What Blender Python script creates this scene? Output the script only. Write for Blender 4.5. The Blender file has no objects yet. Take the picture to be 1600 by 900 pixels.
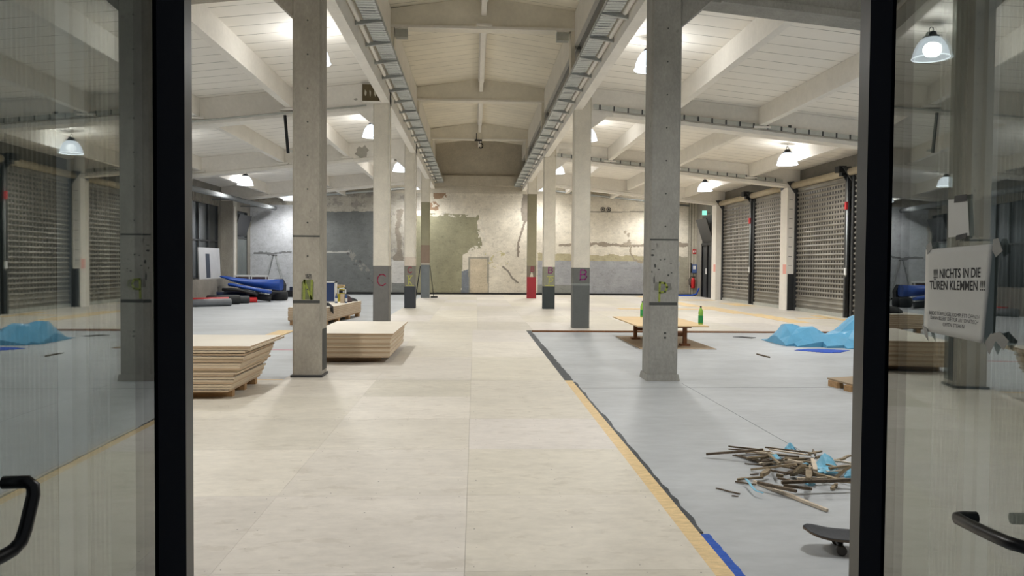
import bpy, bmesh, math, random
import numpy as np
from mathutils import Vector, Matrix
random.seed(11); rng = np.random.default_rng(5)
sc = bpy.context.scene
col = sc.collection
PI = math.pi

# ------------------------------------------------------------------ camera (solved from the photograph, 1600 x 900)
YAW, PITCH, ROLL, FPX, CAMZ = 0.04758, 0.02987, 0.00812, 1222.84, 1.5207
_f = Vector((math.sin(YAW)*math.cos(PITCH), math.cos(YAW)*math.cos(PITCH), -math.sin(PITCH)))
_r = Vector((math.cos(YAW), -math.sin(YAW), 0)); _u = _r.cross(_f)
CR = _r*math.cos(ROLL) + _u*math.sin(ROLL); CU = -_r*math.sin(ROLL) + _u*math.cos(ROLL)
def ray(x, y): return _f + CR*((x-800)/FPX) - CU*((y-450)/FPX)
CAM = Vector((0, 0, CAMZ))
def at_z(x, y, z=0.0):
    d = ray(x, y); return CAM + d*((z-CAMZ)/d.z)
def at_y(x, y, Y):
    d = ray(x, y); return CAM + d*(Y/d.y)
def at_x(x, y, X):
    d = ray(x, y); return CAM + d*(X/d.x)
cd = bpy.data.cameras.new('camera'); cam = bpy.data.objects.new('camera', cd); col.objects.link(cam)
cam.matrix_world = Matrix(((CR.x, CU.x, -_f.x, 0), (CR.y, CU.y, -_f.y, 0), (CR.z, CU.z, -_f.z, CAMZ), (0, 0, 0, 1)))
cd.sensor_width = 36; cd.lens = 36*FPX/1600; cd.clip_start = .05; cd.clip_end = 200
sc.camera = cam

# ------------------------------------------------------------------ materials
def lin(c):
    return tuple((v/255/12.92 if v/255 <= .04045 else ((v/255+.055)/1.055)**2.4) for v in c)
def material(name):
    m = bpy.data.materials.new(name); m.use_nodes = True
    nt = m.node_tree; nt.nodes.clear()
    return m, nt, nt.nodes, nt.links
def M(name, rgb, rough=.6, metal=0., noise=0., scale=3., bump=0., bscale=20., stretch=(1, 1, 1), attr=False, lines=None, spec=.5, fine=0., world=False, trans=0., blotch=None):
    m, nt, N, L = material(name)
    out = N.new('ShaderNodeOutputMaterial'); b = N.new('ShaderNodeBsdfPrincipled')
    L.new(b.outputs[0], out.inputs[0])
    b.inputs['Roughness'].default_value = rough; b.inputs['Metallic'].default_value = metal
    b.inputs['Specular IOR Level'].default_value = spec
    if trans: b.inputs['Transmission Weight'].default_value = trans
    if world:
        g = N.new('ShaderNodeNewGeometry'); src = g.outputs['Position']
    else:
        g = N.new('ShaderNodeTexCoord'); src = g.outputs['Object']
    mp = N.new('ShaderNodeMapping'); mp.inputs['Scale'].default_value = stretch; L.new(src, mp.inputs[0])
    vec = mp.outputs[0]
    if attr:
        a = N.new('ShaderNodeAttribute'); a.attribute_name = 'paint'; base = a.outputs['Color']
    else:
        c = N.new('ShaderNodeRGB'); c.outputs[0].default_value = (*lin(rgb), 1); base = c.outputs[0]
    def mul(base, fac_out, lo, hi, f0=.3, f1=.7):
        mr = N.new('ShaderNodeMapRange'); mr.inputs['From Min'].default_value = f0; mr.inputs['From Max'].default_value = f1
        mr.inputs['To Min'].default_value = lo; mr.inputs['To Max'].default_value = hi
        L.new(fac_out, mr.inputs['Value'])
        x = N.new('ShaderNodeMix'); x.data_type = 'RGBA'; x.blend_type = 'MULTIPLY'; x.inputs[0].default_value = 1
        L.new(base, x.inputs[6]); L.new(mr.outputs[0], x.inputs[7]); return x.outputs[2]
    def ntex(s, det=6.):
        t = N.new('ShaderNodeTexNoise'); t.inputs['Scale'].default_value = s; t.inputs['Detail'].default_value = det
        t.inputs['Roughness'].default_value = .62; L.new(vec, t.inputs['Vector']); return t.outputs['Fac']
    if noise: base = mul(base, ntex(scale), 1-noise, 1+noise*.55)
    if fine: base = mul(base, ntex(scale*9), 1-fine, 1+fine*.5)
    if blotch:                                   # (scale, threshold, rgb, amount): scattered dark stains
        t = ntex(blotch[0], 8); mr = N.new('ShaderNodeMapRange'); mr.inputs['From Min'].default_value = blotch[1]; mr.inputs['From Max'].default_value = blotch[1]+.05
        mr.inputs['To Max'].default_value = blotch[3]; L.new(t, mr.inputs['Value'])
        x = N.new('ShaderNodeMix'); x.data_type = 'RGBA'; L.new(mr.outputs[0], x.inputs[0]); L.new(base, x.inputs[6]); x.inputs[7].default_value = (*lin(blotch[2]), 1); base = x.outputs[2]
    if lines:                                    # (axis, spacing, width, darkness, warp): board joints
        ax, sp, wd, dk = lines
        s = N.new('ShaderNodeSeparateXYZ'); g2 = N.new('ShaderNodeNewGeometry'); L.new(g2.outputs['Position'], s.inputs[0])
        d = N.new('ShaderNodeMath'); d.operation = 'DIVIDE'; L.new(s.outputs['XYZ'.index(ax)], d.inputs[0]); d.inputs[1].default_value = sp
        fr = N.new('ShaderNodeMath'); fr.operation = 'FRACT'; L.new(d.outputs[0], fr.inputs[0])
        lt = N.new('ShaderNodeMath'); lt.operation = 'LESS_THAN'; L.new(fr.outputs[0], lt.inputs[0]); lt.inputs[1].default_value = wd/sp
        t = ntex(1.7, 3)
        mm = N.new('ShaderNodeMapRange'); mm.inputs['From Min'].default_value = .35; mm.inputs['From Max'].default_value = .6; mm.inputs['To Min'].default_value = .25; L.new(t, mm.inputs['Value'])
        k = N.new('ShaderNodeMath'); k.operation = 'MULTIPLY'; L.new(lt.outputs[0], k.inputs[0]); L.new(mm.outputs[0], k.inputs[1])
        x = N.new('ShaderNodeMix'); x.data_type = 'RGBA'; L.new(k.outputs[0], x.inputs[0]); L.new(base, x.inputs[6]); x.inputs[7].default_value = (*lin(dk), 1); base = x.outputs[2]
    L.new(base, b.inputs['Base Color'])
    if bump:
        bp = N.new('ShaderNodeBump'); bp.inputs['Strength'].default_value = bump; bp.inputs['Distance'].default_value = .02
        L.new(ntex(bscale), bp.inputs['Height']); L.new(bp.outputs[0], b.inputs['Normal'])
    return m

MT = {}
MT['concrete_floor'] = M('concrete_floor', (178, 182, 185), .48, noise=.17, scale=.8, fine=.10, stretch=(.6, 1.3, 1), world=True, spec=.45)
MT['saw_cut'] = M('saw_cut', (110, 114, 116), .8)
MT['plywood_floor'] = M('plywood_floor', (220, 210, 190), .5, noise=.09, scale=1.3, fine=.10, stretch=(.8, 1.5, 1), attr=True, world=True, spec=.4, blotch=(5.5, .58, (168, 158, 142), .22))
MT['osb_pale'] = M('osb_pale', (224, 198, 150), .6, noise=.14, scale=5, world=True)
MT['osb'] = M('osb', (226, 198, 148), .6, noise=.22, scale=14, fine=.15, stretch=(1, 3, 1), world=True)
MT['membrane'] = M('membrane', (60, 66, 72), .55, noise=.45, scale=9, bump=.6, bscale=14, world=True)
MT['blue_film'] = M('blue_film', (14, 82, 184), .7, noise=.2, scale=9, bump=.5, bscale=30, world=True)
MT['white_paint'] = M('white_paint', (236, 232, 224), .62, noise=.07, scale=1.3, fine=.05, world=True, bump=.12, bscale=9)
MT['deck_aisle'] = M('deck_aisle', (240, 236, 228), .65, noise=.05, scale=.8, world=True, lines=('Y', .5, .02, (120, 116, 106)))
MT['deck_nave'] = M('deck_nave', (240, 233, 216), .65, noise=.12, scale=.7, world=True, lines=('Y', .5, .02, (140, 132, 118)))
MT['beam_nave'] = M('beam_nave', (232, 226, 212), .65, noise=.1, scale=1.2, fine=.05, world=True)
MT['raw_concrete'] = M('raw_concrete', (166, 161, 150), .75, noise=.15, scale=3, fine=.13, stretch=(1.3, 1.3, .75), bump=.25, bscale=18, world=True, blotch=(3.2, .66, (92, 90, 84), .55))
MT['raw_concrete_grey'] = M('raw_concrete_grey', (153, 152, 146), .75, noise=.17, scale=3.2, fine=.14, stretch=(1.3, 1.3, .75), bump=.25, bscale=18, world=True, blotch=(3.4, .65, (84, 84, 80), .6))
MT['painted'] = M('painted', (200, 195, 180), .68, noise=.14, scale=2.4, fine=.13, attr=True, world=True, bump=.2, bscale=8)
MT['column_paint'] = M('column_paint', (200, 195, 180), .6, noise=.09, scale=4, fine=.07, attr=True, world=True, bump=.1, bscale=14)
MT['wall_grey'] = M('wall_grey', (132, 128, 120), .8, noise=.2, scale=1.4, fine=.1, world=True)
MT['ply_edge'] = M('ply_edge', (202, 184, 158), .6, noise=.14, scale=2, stretch=(1, 1, 60), world=True)
MT['ply_edge_b'] = M('ply_edge_b', (186, 162, 134), .6, noise=.14, scale=2, stretch=(1, 1, 60), world=True)
MT['ply_face'] = M('ply_face', (226, 219, 205), .55, noise=.06, scale=2, world=True)
MT['timber'] = M('timber', (176, 140, 98), .65, noise=.25, scale=6, stretch=(1, 6, 6))
MT['old_timber'] = M('old_timber', (158, 142, 116), .8, noise=.4, scale=9, fine=.2, bump=.4, bscale=30)
MT['old_timber_dark'] = M('old_timber_dark', (108, 94, 78), .85, noise=.4, scale=9, fine=.25, bump=.5, bscale=30)
MT['old_timber_pale'] = M('old_timber_pale', (206, 192, 172), .75, noise=.2, scale=9, bump=.3, bscale=30)
MT['brown_wood'] = M('brown_wood', (128, 84, 52), .6, noise=.25, scale=5, stretch=(5, 5, 1))
MT['table_board'] = M('table_board', (226, 196, 148), .5, noise=.12, scale=4, stretch=(1, 3, 1))
MT['cardboard'] = M('cardboard', (160, 142, 118), .8, noise=.15, scale=3)
MT['galv'] = M('galv', (176, 180, 180), .42, metal=.75, noise=.12, scale=10)
MT['galv_white'] = M('galv_white', (186, 188, 182), .5, metal=.3, noise=.1, scale=10)
MT['steel_dark'] = M('steel_dark', (70, 72, 74), .5, metal=.5, noise=.2, scale=6)
MT['dark_metal'] = M('dark_metal', (24, 26, 30), .45, metal=.2)
MT['wall_plaster'] = M('wall_plaster', (196, 188, 172), .75, noise=.14, scale=1.4, fine=.1, world=True)
MT['peel'] = M('peel', (172, 168, 158), .8, noise=.1, scale=5, world=True)
MT['smudge'] = M('smudge', (118, 118, 112), .8, noise=.3, scale=9, world=True)
MT['alu'] = M('alu', (70, 72, 72), .32, metal=.85, noise=.08, scale=14, stretch=(14, 14, .3))
MT['black_frame'] = M('black_frame', (9, 13, 20), .9, spec=.02)
MT['black_plastic'] = M('black_plastic', (16, 17, 18), .38)
MT['handle_black'] = M('handle_black', (14, 15, 17), .33, metal=.15)
MT['rubber'] = M('rubber', (34, 36, 38), .7, noise=.2, scale=8)
MT['blue_mat'] = M('blue_mat', (4, 64, 150), .5, noise=.15, scale=5)
MT['dark_blue_mat'] = M('dark_blue_mat', (22, 36, 66), .5, noise=.2, scale=5)
MT['red_mat'] = M('red_mat', (196, 44, 46), .45, noise=.1, scale=6)
MT['grey_mat'] = M('grey_mat', (106, 110, 114), .45, noise=.12, scale=6)
MT['yellow_plastic'] = M('yellow_plastic', (206, 190, 60), .5)
MT['light_blue_foil'] = M('light_blue_foil', (118, 186, 216), .38, noise=.16, scale=3.2, bump=.3, bscale=7, spec=.35)
MT['tarp'] = M('tarp', (98, 166, 204), .42, noise=.16, scale=2.2, bump=.25, bscale=6, spec=.3, blotch=(1.5, .63, (104, 112, 122), .8))
MT['royal_blue_foil'] = M('royal_blue_foil', (4, 72, 182), .75, noise=.15, scale=4, bump=.3, bscale=8)
MT['grey_foil'] = M('grey_foil', (120, 116, 122), .5, noise=.2, scale=5)
MT['paper'] = M('paper', (206, 206, 200), .7, noise=.05, scale=9)
MT['ink'] = M('ink', (26, 26, 28), .7)
MT['ink_grey'] = M('ink_grey', (74, 74, 76), .7)
MT['tape_grey'] = M('tape_grey', (150, 150, 144), .5, noise=.15, scale=20)
MT['tape_black'] = M('tape_black', (28, 30, 30), .5)
MT['white_plastic'] = M('white_plastic', (222, 224, 224), .5)
MT['red_paint'] = M('red_paint', (190, 28, 32), .4)
MT['sign_red'] = M('sign_red', (176, 30, 36), .5)
MT['device_blue'] = M('device_blue', (74, 98, 150), .5)
MT['board_blue'] = M('board_blue', (36, 62, 112), .5, noise=.1, scale=5)
MT['board_white'] = M('board_white', (178, 180, 184), .6, noise=.08, scale=3)
MT['dark_slot'] = M('dark_slot', (44, 54, 70), .6)
MT['window_dark'] = M('window_dark', (58, 64, 68), .18, noise=.15, scale=1.5, spec=.6)
MT['corrugated'] = M('corrugated', (126, 132, 132), .5, metal=.35, noise=.1, scale=3)
MT['grip'] = M('grip', (62, 64, 68), .85, noise=.2, scale=60)
MT['deck_wood'] = M('deck_wood', (110, 96, 82), .6)
MT['wheel'] = M('wheel', (58, 54, 50), .5)
MT['spray_green'] = M('spray_green', (142, 154, 66), .7, noise=.2, scale=30)
MT['spray_olive'] = M('spray_olive', (112, 118, 84), .8, noise=.3, scale=20)
MT['spray_pink'] = M('spray_pink', (148, 42, 72), .7)
MT['spray_purple'] = M('spray_purple', (136, 42, 116), .7)
MT['spray_yellow'] = M('spray_yellow', (180, 180, 88), .7)
MT['spray_dark'] = M('spray_dark', (70, 72, 70), .8)
MT['salmon'] = M('salmon', (232, 168, 156), .7)
MT['brown_patch'] = M('brown_patch', (100, 88, 62), .8, noise=.2, scale=7)
MT['plaster_chip'] = M('plaster_chip', (200, 194, 176), .8)
MT['bottle_green'] = M('bottle_green', (160, 214, 96), .15, trans=.2)
MT['bottle_label'] = M('bottle_label', (40, 150, 84), .5, noise=.2, scale=20)
MT['bottle_blue'] = M('bottle_blue', (86, 116, 176), .2, trans=.4)
MT['bag_plum'] = M('bag_plum', (62, 44, 48), .7, noise=.2, scale=8)
MT['red_string'] = M('red_string', (210, 60, 90), .6)
MT['shutter_tube'] = M('shutter_tube', (176, 164, 140), .5, metal=.3, noise=.1, scale=4)
MT['post_grey'] = M('post_grey', (84, 86, 86), .6)
MT['duct'] = M('duct', (118, 122, 124), .85, metal=0., noise=.1, scale=3)
MT['tray_metal'] = M('tray_metal', (206, 210, 208), .5, metal=.1, world=True, lines=('Y', .13, .05, (136, 140, 142)))
MT['facade'] = M('facade', (150, 152, 148), .35, spec=.5)
MT['asphalt'] = M('asphalt', (60, 60, 60), .8, noise=.2, scale=3)

def lamp_shell():
    m, nt, N, L = material('lamp_shell')
    out = N.new('ShaderNodeOutputMaterial'); mx = N.new('ShaderNodeMixShader')
    tr = N.new('ShaderNodeBsdfTransparent'); em = N.new('ShaderNodeEmission')
    em.inputs[0].default_value = (.86, .93, 1, 1); em.inputs[1].default_value = 1.5
    lw = N.new('ShaderNodeLayerWeight'); lw.inputs[0].default_value = .35
    tc = N.new('ShaderNodeTexCoord'); wv = N.new('ShaderNodeTexNoise'); wv.inputs['Scale'].default_value = 9; L.new(tc.outputs['Object'], wv.inputs['Vector'])
    ad = N.new('ShaderNodeMath'); ad.operation = 'MULTIPLY_ADD'; L.new(wv.outputs['Fac'], ad.inputs[0]); ad.inputs[1].default_value = .5; L.new(lw.outputs['Facing'], ad.inputs[2])
    cl = N.new('ShaderNodeMapRange'); cl.inputs['From Min'].default_value = .1; cl.inputs['From Max'].default_value = .9; cl.inputs['To Min'].default_value = .72; cl.inputs['To Max'].default_value = .97
    L.new(ad.outputs[0], cl.inputs['Value'])
    L.new(cl.outputs[0], mx.inputs[0]); L.new(tr.outputs[0], mx.inputs[1]); L.new(em.outputs[0], mx.inputs[2]); L.new(mx.outputs[0], out.inputs[0])
    return m
MT['lamp_shell'] = lamp_shell()
def emis(name, rgb, s):
    m, nt, N, L = material(name); out = N.new('ShaderNodeOutputMaterial'); e = N.new('ShaderNodeEmission')
    e.inputs[0].default_value = (*rgb, 1); e.inputs[1].default_value = s; L.new(e.outputs[0], out.inputs[0]); return m
MT['lamp_rim'] = emis('lamp_rim', (.9, .96, 1), 2.6)
MT['exit_glow'] = emis('exit_glow', (.35, .95, .75), 1.1)
def glass():
    m, nt, N, L = material('door_glass'); out = N.new('ShaderNodeOutputMaterial'); mx = N.new('ShaderNodeMixShader')
    tr = N.new('ShaderNodeBsdfTransparent'); tr.inputs[0].default_value = (.80, .84, .82, 1)
    gl = N.new('ShaderNodeBsdfGlossy'); gl.inputs['Roughness'].default_value = .0; gl.inputs[0].default_value = (.97, 1, .98, 1)
    mx.inputs[0].default_value = .27; L.new(tr.outputs[0], mx.inputs[1]); L.new(gl.outputs[0], mx.inputs[2]); L.new(mx.outputs[0], out.inputs[0])
    return m
MT['glass'] = glass()
def shutter():
    m, nt, N, L = material('shutter_curtain'); out = N.new('ShaderNodeOutputMaterial'); b = N.new('ShaderNodeBsdfPrincipled'); L.new(b.outputs[0], out.inputs[0])
    b.inputs['Roughness'].default_value = .45; b.inputs['Metallic'].default_value = .35
    g = N.new('ShaderNodeNewGeometry'); s = N.new('ShaderNodeSeparateXYZ'); L.new(g.outputs['Position'], s.inputs[0])
    def math_(op, a, bb):
        k = N.new('ShaderNodeMath'); k.operation = op
        for i, v in enumerate((a, bb)):
            if v is None: continue
            if isinstance(v, (int, float)): k.inputs[i].default_value = v
            else: L.new(v, k.inputs[i])
        return k.outputs[0]
    u = math_('FRACT', math_('DIVIDE', s.outputs['Y'], .18), None); v = math_('FRACT', math_('DIVIDE', s.outputs['Z'], .15), None)
    a = math_('MULTIPLY', math_('LESS_THAN', u, .55), math_('LESS_THAN', v, .5))
    a = math_('MULTIPLY', a, math_('GREATER_THAN', s.outputs['Z'], .56)); a = math_('MULTIPLY', a, math_('LESS_THAN', s.outputs['Z'], 3.98))
    t = N.new('ShaderNodeTexNoise'); t.inputs['Scale'].default_value = 1.1; L.new(g.outputs['Position'], t.inputs['Vector'])
    mr = N.new('ShaderNodeMapRange'); mr.inputs['From Min'].default_value = .35; mr.inputs['From Max'].default_value = .65; mr.inputs['To Min'].default_value = .8; mr.inputs['To Max'].default_value = 1.1; L.new(t.outputs['Fac'], mr.inputs['Value'])
    c0 = N.new('ShaderNodeMix'); c0.data_type = 'RGBA'; c0.blend_type = 'MULTIPLY'; c0.inputs[0].default_value = 1; c0.inputs[6].default_value = (*lin((142, 139, 131)), 1); L.new(mr.outputs[0], c0.inputs[7])
    x = N.new('ShaderNodeMix'); x.data_type = 'RGBA'; L.new(a, x.inputs[0]); L.new(c0.outputs[2], x.inputs[6]); x.inputs[7].default_value = (*lin((38, 34, 30)), 1)
    L.new(x.outputs[2], b.inputs['Base Color'])
    return m
MT['shutter'] = shutter()
# ------------------------------------------------------------------ mesh building
class MB:
    def __init__(s): s.v = []; s.f = []; s.m = []; s.sm = []
    def face(s, idx, mi=0, sm=False): s.f.append(tuple(idx)); s.m.append(mi); s.sm.append(sm)
    def add(s, vs, fs, mi=0, sm=False):
        o = len(s.v); s.v += [Vector(v) for v in vs]
        for f in fs: s.face([o+i for i in f], mi, sm)
        return s
    def box(s, x0, x1, y0, y1, z0, z1, mi=0):
        return s.add([(x0,y0,z0),(x1,y0,z0),(x1,y1,z0),(x0,y1,z0),(x0,y0,z1),(x1,y0,z1),(x1,y1,z1),(x0,y1,z1)],
                     [(0,3,2,1),(4,5,6,7),(0,1,5,4),(1,2,6,5),(2,3,7,6),(3,0,4,7)], mi)
    def hexa(s, q, mi=0):      # eight corners, bottom four then top four
        return s.add(q, [(0,3,2,1),(4,5,6,7),(0,1,5,4),(1,2,6,5),(2,3,7,6),(3,0,4,7)], mi)
    def bar(s, a, b, w, h, mi=0, up=(0, 0, 1), roll=0.):
        a = Vector(a); b = Vector(b); d = (b-a).normalized(); up = Vector(up)
        if abs(d.dot(up)) > .97: up = Vector((0, 1, 0))
        x = d.cross(up).normalized(); y = x.cross(d)
        if roll: x, y = x*math.cos(roll)+y*math.sin(roll), -x*math.sin(roll)+y*math.cos(roll)
        q = [p+x*i*w/2+y*j*h/2 for p in (a, b) for i, j in ((-1,-1),(1,-1),(1,1),(-1,1))]
        return s.add(q, [(0,1,2,3),(7,6,5,4),(0,4,5,1),(1,5,6,2),(2,6,7,3),(3,7,4,0)], mi)
    def tube(s, pts, r, n=10, mi=0, caps=True):
        pts = [Vector(p) for p in pts]; o = len(s.v); k = len(pts)
        rs = r if isinstance(r, (list, tuple)) else [r]*k
        x = None
        for i, p in enumerate(pts):
            t = (pts[min(i+1, k-1)]-pts[max(i-1, 0)]).normalized()
            if x is None:
                up = Vector((0, 0, 1)) if abs(t.z) < .9 else Vector((0, 1, 0)); x = t.cross(up).normalized()
            else: x = (x - t*x.dot(t)).normalized()
            y = t.cross(x)
            for j in range(n):
                a = 2*PI*j/n; s.v.append(p + (x*math.cos(a)+y*math.sin(a))*rs[i])
        for i in range(k-1):
            for j in range(n):
                s.face((o+i*n+j, o+i*n+(j+1)%n, o+(i+1)*n+(j+1)%n, o+(i+1)*n+j), mi, True)
        if caps: s.face([o+j for j in range(n)][::-1], mi); s.face([o+(k-1)*n+j for j in range(n)], mi)
        return s
    def lathe(s, prof, c=(0, 0, 0), n=24, mi=0, close=False, mis=None):
        o = len(s.v); k = len(prof)
        for r, z in prof:
            for j in range(n):
                a = 2*PI*j/n; s.v.append(Vector((c[0]+r*math.cos(a), c[1]+r*math.sin(a), c[2]+z)))
        for i in range(k-1):
            for j in range(n):
                s.face((o+i*n+j, o+i*n+(j+1)%n, o+(i+1)*n+(j+1)%n, o+(i+1)*n+j), mis[i] if mis else mi, True)
        if close: s.face([o+j for j in range(n)][::-1], mi); s.face([o+(k-1)*n+j for j in range(n)], mi)
        return s
    def prism(s, poly, axis, a, b, mi=0):        # polygon in the two other axes, extruded along axis
        def P(u, v, w): return {'x': (w, u, v), 'y': (u, w, v), 'z': (u, v, w)}[axis]
        n = len(poly); vs = [P(u, v, a) for u, v in poly]+[P(u, v, b) for u, v in poly]
        return s.add(vs, [tuple(range(n)), tuple(range(2*n-1, n-1, -1))]+[(i, (i+1)%n, n+(i+1)%n, n+i) for i in range(n)], mi)
    def build(s, name, mats, parent=None, loc=None, link=True):
        me = bpy.data.meshes.new(name)
        root = parent
        while root is not None and root.parent is not None: root = root.parent
        off = root.location.copy() if root is not None else (Vector(loc) if loc is not None else Vector((0, 0, 0)))
        me.from_pydata([v-off for v in s.v], [], s.f)
        for i, p in enumerate(me.polygons): p.material_index = s.m[i]; p.use_smooth = s.sm[i]
        bm = bmesh.new(); bm.from_mesh(me); bmesh.ops.recalc_face_normals(bm, faces=bm.faces); bm.to_mesh(me); bm.free()
        for m in (mats if isinstance(mats, (list, tuple)) else [mats]): me.materials.append(MT[m])
        o = bpy.data.objects.new(name, me); col.objects.link(o)
        if parent is not None: o.parent = parent
        else: o.location = off
        return o
def tag(o, label, cat, group=None):
    o['label'] = label; o['category'] = cat
    if group: o['group'] = group
    return o
def thing(name, label, cat, loc, group=None):
    o = bpy.data.objects.new(name, None); o.empty_display_size = .1; col.objects.link(o); o.location = loc
    return tag(o, label, cat, group)
def struct(name, mb, mats):
    o = mb.build(name, mats); o['kind'] = 'structure'; return o
def copy_tree(o, parent=None, dloc=None):
    c = o.copy(); col.objects.link(c)
    if parent is not None: c.parent = parent
    for ch in o.children: copy_tree(ch, c)
    return c
def attr_paint(o, cols):       # one colour per polygon
    me = o.data; a = me.attributes.new('paint', 'FLOAT_COLOR', 'CORNER')
    tot = np.array([p.loop_total for p in me.polygons]); c = np.repeat(np.asarray(cols, dtype=np.float32), tot, axis=0)
    a.data.foreach_set('color', np.concatenate([c, np.ones((len(c), 1), np.float32)], 1).ravel())
def vnoise(x, y, scale, seed=0, octs=3):
    out = np.zeros_like(x, dtype=float); amp = 1.; tot = 0
    for o in range(octs):
        g = np.random.default_rng(seed*7+o).random((256, 256)); u = x*scale*2**o+1000; v = y*scale*2**o+1000
        i = np.floor(u).astype(int); j = np.floor(v).astype(int); fu = u-i; fv = v-j; fu = fu*fu*(3-2*fu); fv = fv*fv*(3-2*fv)
        a = g[i % 256, j % 256]; b = g[(i+1) % 256, j % 256]; c = g[i % 256, (j+1) % 256]; d = g[(i+1) % 256, (j+1) % 256]
        out += amp*((a*(1-fu)+b*fu)*(1-fv)+(c*(1-fu)+d*fu)*fv); tot += amp; amp *= .5
    return out/tot
def inpoly(x, y, poly):
    r = np.zeros(x.shape, bool); n = len(poly)
    for i in range(n):
        x1, y1 = poly[i]; x2, y2 = poly[(i+1) % n]
        if y1 == y2: continue
        c = ((y1 > y) != (y2 > y)) & (x < (x2-x1)*(y-y1)/(y2-y1)+x1); r ^= c
    return r
def segdist(x, y, pts):
    d = np.full(x.shape, 1e9)
    for (x1, y1), (x2, y2) in zip(pts, pts[1:]):
        L2 = (x2-x1)**2+(y2-y1)**2+1e-12; t = np.clip(((x-x1)*(x2-x1)+(y-y1)*(y2-y1))/L2, 0, 1)
        d = np.minimum(d, np.hypot(x-x1-t*(x2-x1), y-y1-t*(y2-y1)))
    return d
def strokes(lines, w, plane_y, mi=0, t=.003):  # hand-painted strokes: lines of (x, z) on a plane facing the door
    mb = MB()
    for ln in lines:
        for (x1, z1), (x2, z2) in zip(ln, ln[1:]):
            d = Vector((x2-x1, 0, z2-z1)).normalized()*w*.42
            a = Vector((x1, plane_y-t/2, z1))-d; b = Vector((x2, plane_y-t/2, z2))+d
            mb.bar(a, b, w, t, mi, up=(0, 1, 0))
    return mb
def glyph(ch, x, z, w, h):
    G = {'N': [[(0,0),(.04,1),(.92,.02),(1,1)]], 'P': [[(.05,0),(.1,1),(.7,.97),(1,.75),(.75,.5),(.1,.45)]],
         'C': [[(1,.85),(.75,1),(.35,.97),(.08,.7),(.05,.35),(.3,.05),(.7,0),(1,.18)]],
         'B': [[(.05,0),(.1,1),(.7,.98),(.95,.78),(.7,.55),(.12,.52)],[(.7,.55),(1,.3),(.75,.03),(.05,0)]],
         'K': [[(.25,0),(.25,1)],[(.85,1),(.28,.5),(.9,0)]], '-': [[(0,.5),(1,.5)]], '1': [[(.2,.8),(.55,1),(.55,0)]],
         '0': [[(.2,0),(.2,1),(.8,1),(.8,0),(.2,0)]], '2': [[(.1,1),(.85,1),(.85,.55),(.15,.45),(.15,0),(.9,0)]]}
    return [[(x+u*w, z+v*h) for u, v in ln] for ln in G[ch]]

# ------------------------------------------------------------------ the setting: floors
PLY = .04
BAY = [10.21, 18.21, 26.21, 34.21]; CD = .38
XWL, XWR, YF, YB = -10.9, 11.05, 2.45, 38.6
def zl(x): return 5.64-.11*(-x-2.7)
def zr(x): return 5.62-.10*(x-2.9)
f = MB(); f.box(-11.4, 11.6, -4, 39.2, -.3, 0)
struct('floor', f, 'concrete_floor')
m = MB()
for a, b in (((2.69, 10.0), (2.72, 2.6)), ((1.33, 9.6), (10.8, 9.75)), ((4.6, 9.9), (4.75, 2.6))):
    m.bar((*a, .0006), (*b, .0006), .006, .0012)
struct('trim_1', m, 'saw_cut')
# screwed-down plywood sheets, each with its own tone; screws along the joints near the door
sheets = []
def sheet_field(x0, x1, y0, y1, sx, sy, seed, ox=0., oy=0., brown=None):
    r = random.Random(seed); j = math.floor((y0-oy)/sy)
    while oy+j*sy < y1:
        i = math.floor((x0-ox)/sx)
        while ox+i*sx < x1:
            a0, a1 = max(x0, ox+i*sx), min(x1, ox+(i+1)*sx); b0, b1 = max(y0, oy+j*sy), min(y1, oy+(j+1)*sy)
            if a1-a0 > .04 and b1-b0 > .04:
                k = r.uniform(.955, 1.03); c = (214*k, 208*k, 197*k*r.uniform(.98, 1.02))
                cx, cy = (a0+a1)/2, (b0+b1)/2
                if brown and brown(cx, cy): c = (214*k, 178*k, 118*k)
                sheets.append((a0, a1, b0, b1, c))
            i += 1
        j += 1
sheet_field(-10.85, -1.243, 2.5, 9.98, 2.5, 1.25, 1, -1.243, 2.49)
sheet_field(-1.243, 1.163, 2.5, 9.98, 1.203, 1.25, 2, -1.243, 2.485)
sheet_field(-2.42, 1.163, 9.98, 17.65, 1.203, 2.5, 3, -1.243, 2.485)
sheet_field(-2.42, 10.95, 17.65, 38.45, 1.25, 2.5, 4, -2.42, 17.65)
def brown_quads():
    return [((8.55, 24.0), (9.15, 22.0), (9.3, 29.5), (8.9, 36.0), (8.3, 34.5))]
mb = MB(); cols = []
G = .0007
for a0, a1, b0, b1, c in sheets:
    mb.box(a0+G, a1-G, b0+G, b1-G, .002, PLY); cols += [lin([min(255, v) for v in c])]*6
    if b0 < 9 and a1 > -4.5:
        n = 6; inset = .05
        pts = [(a0+inset+(a1-a0-2*inset)*k/4, b) for k in range(5) for b in (b0+inset, b1-inset)]+[(a, b0+inset+(b1-b0-2*inset)*k/4) for k in (1, 2, 3) for a in (a0+inset, (a0+a1)/2, a1-inset)]
        for x, y in pts:
            x += random.uniform(-.02, .02); y += random.uniform(-.02, .02); rr = random.uniform(.0025, .0055)
            o = len(mb.v); mb.v += [Vector((x+rr*math.cos(2*PI*q/6), y+rr*math.sin(2*PI*q/6), PLY+.0006)) for q in range(6)]
            mb.face(range(o, o+6)); cols.append(lin((92, 88, 82)))
pf = struct('plywood_floor', mb, 'plywood_floor'); attr_paint(pf, cols)
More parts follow.
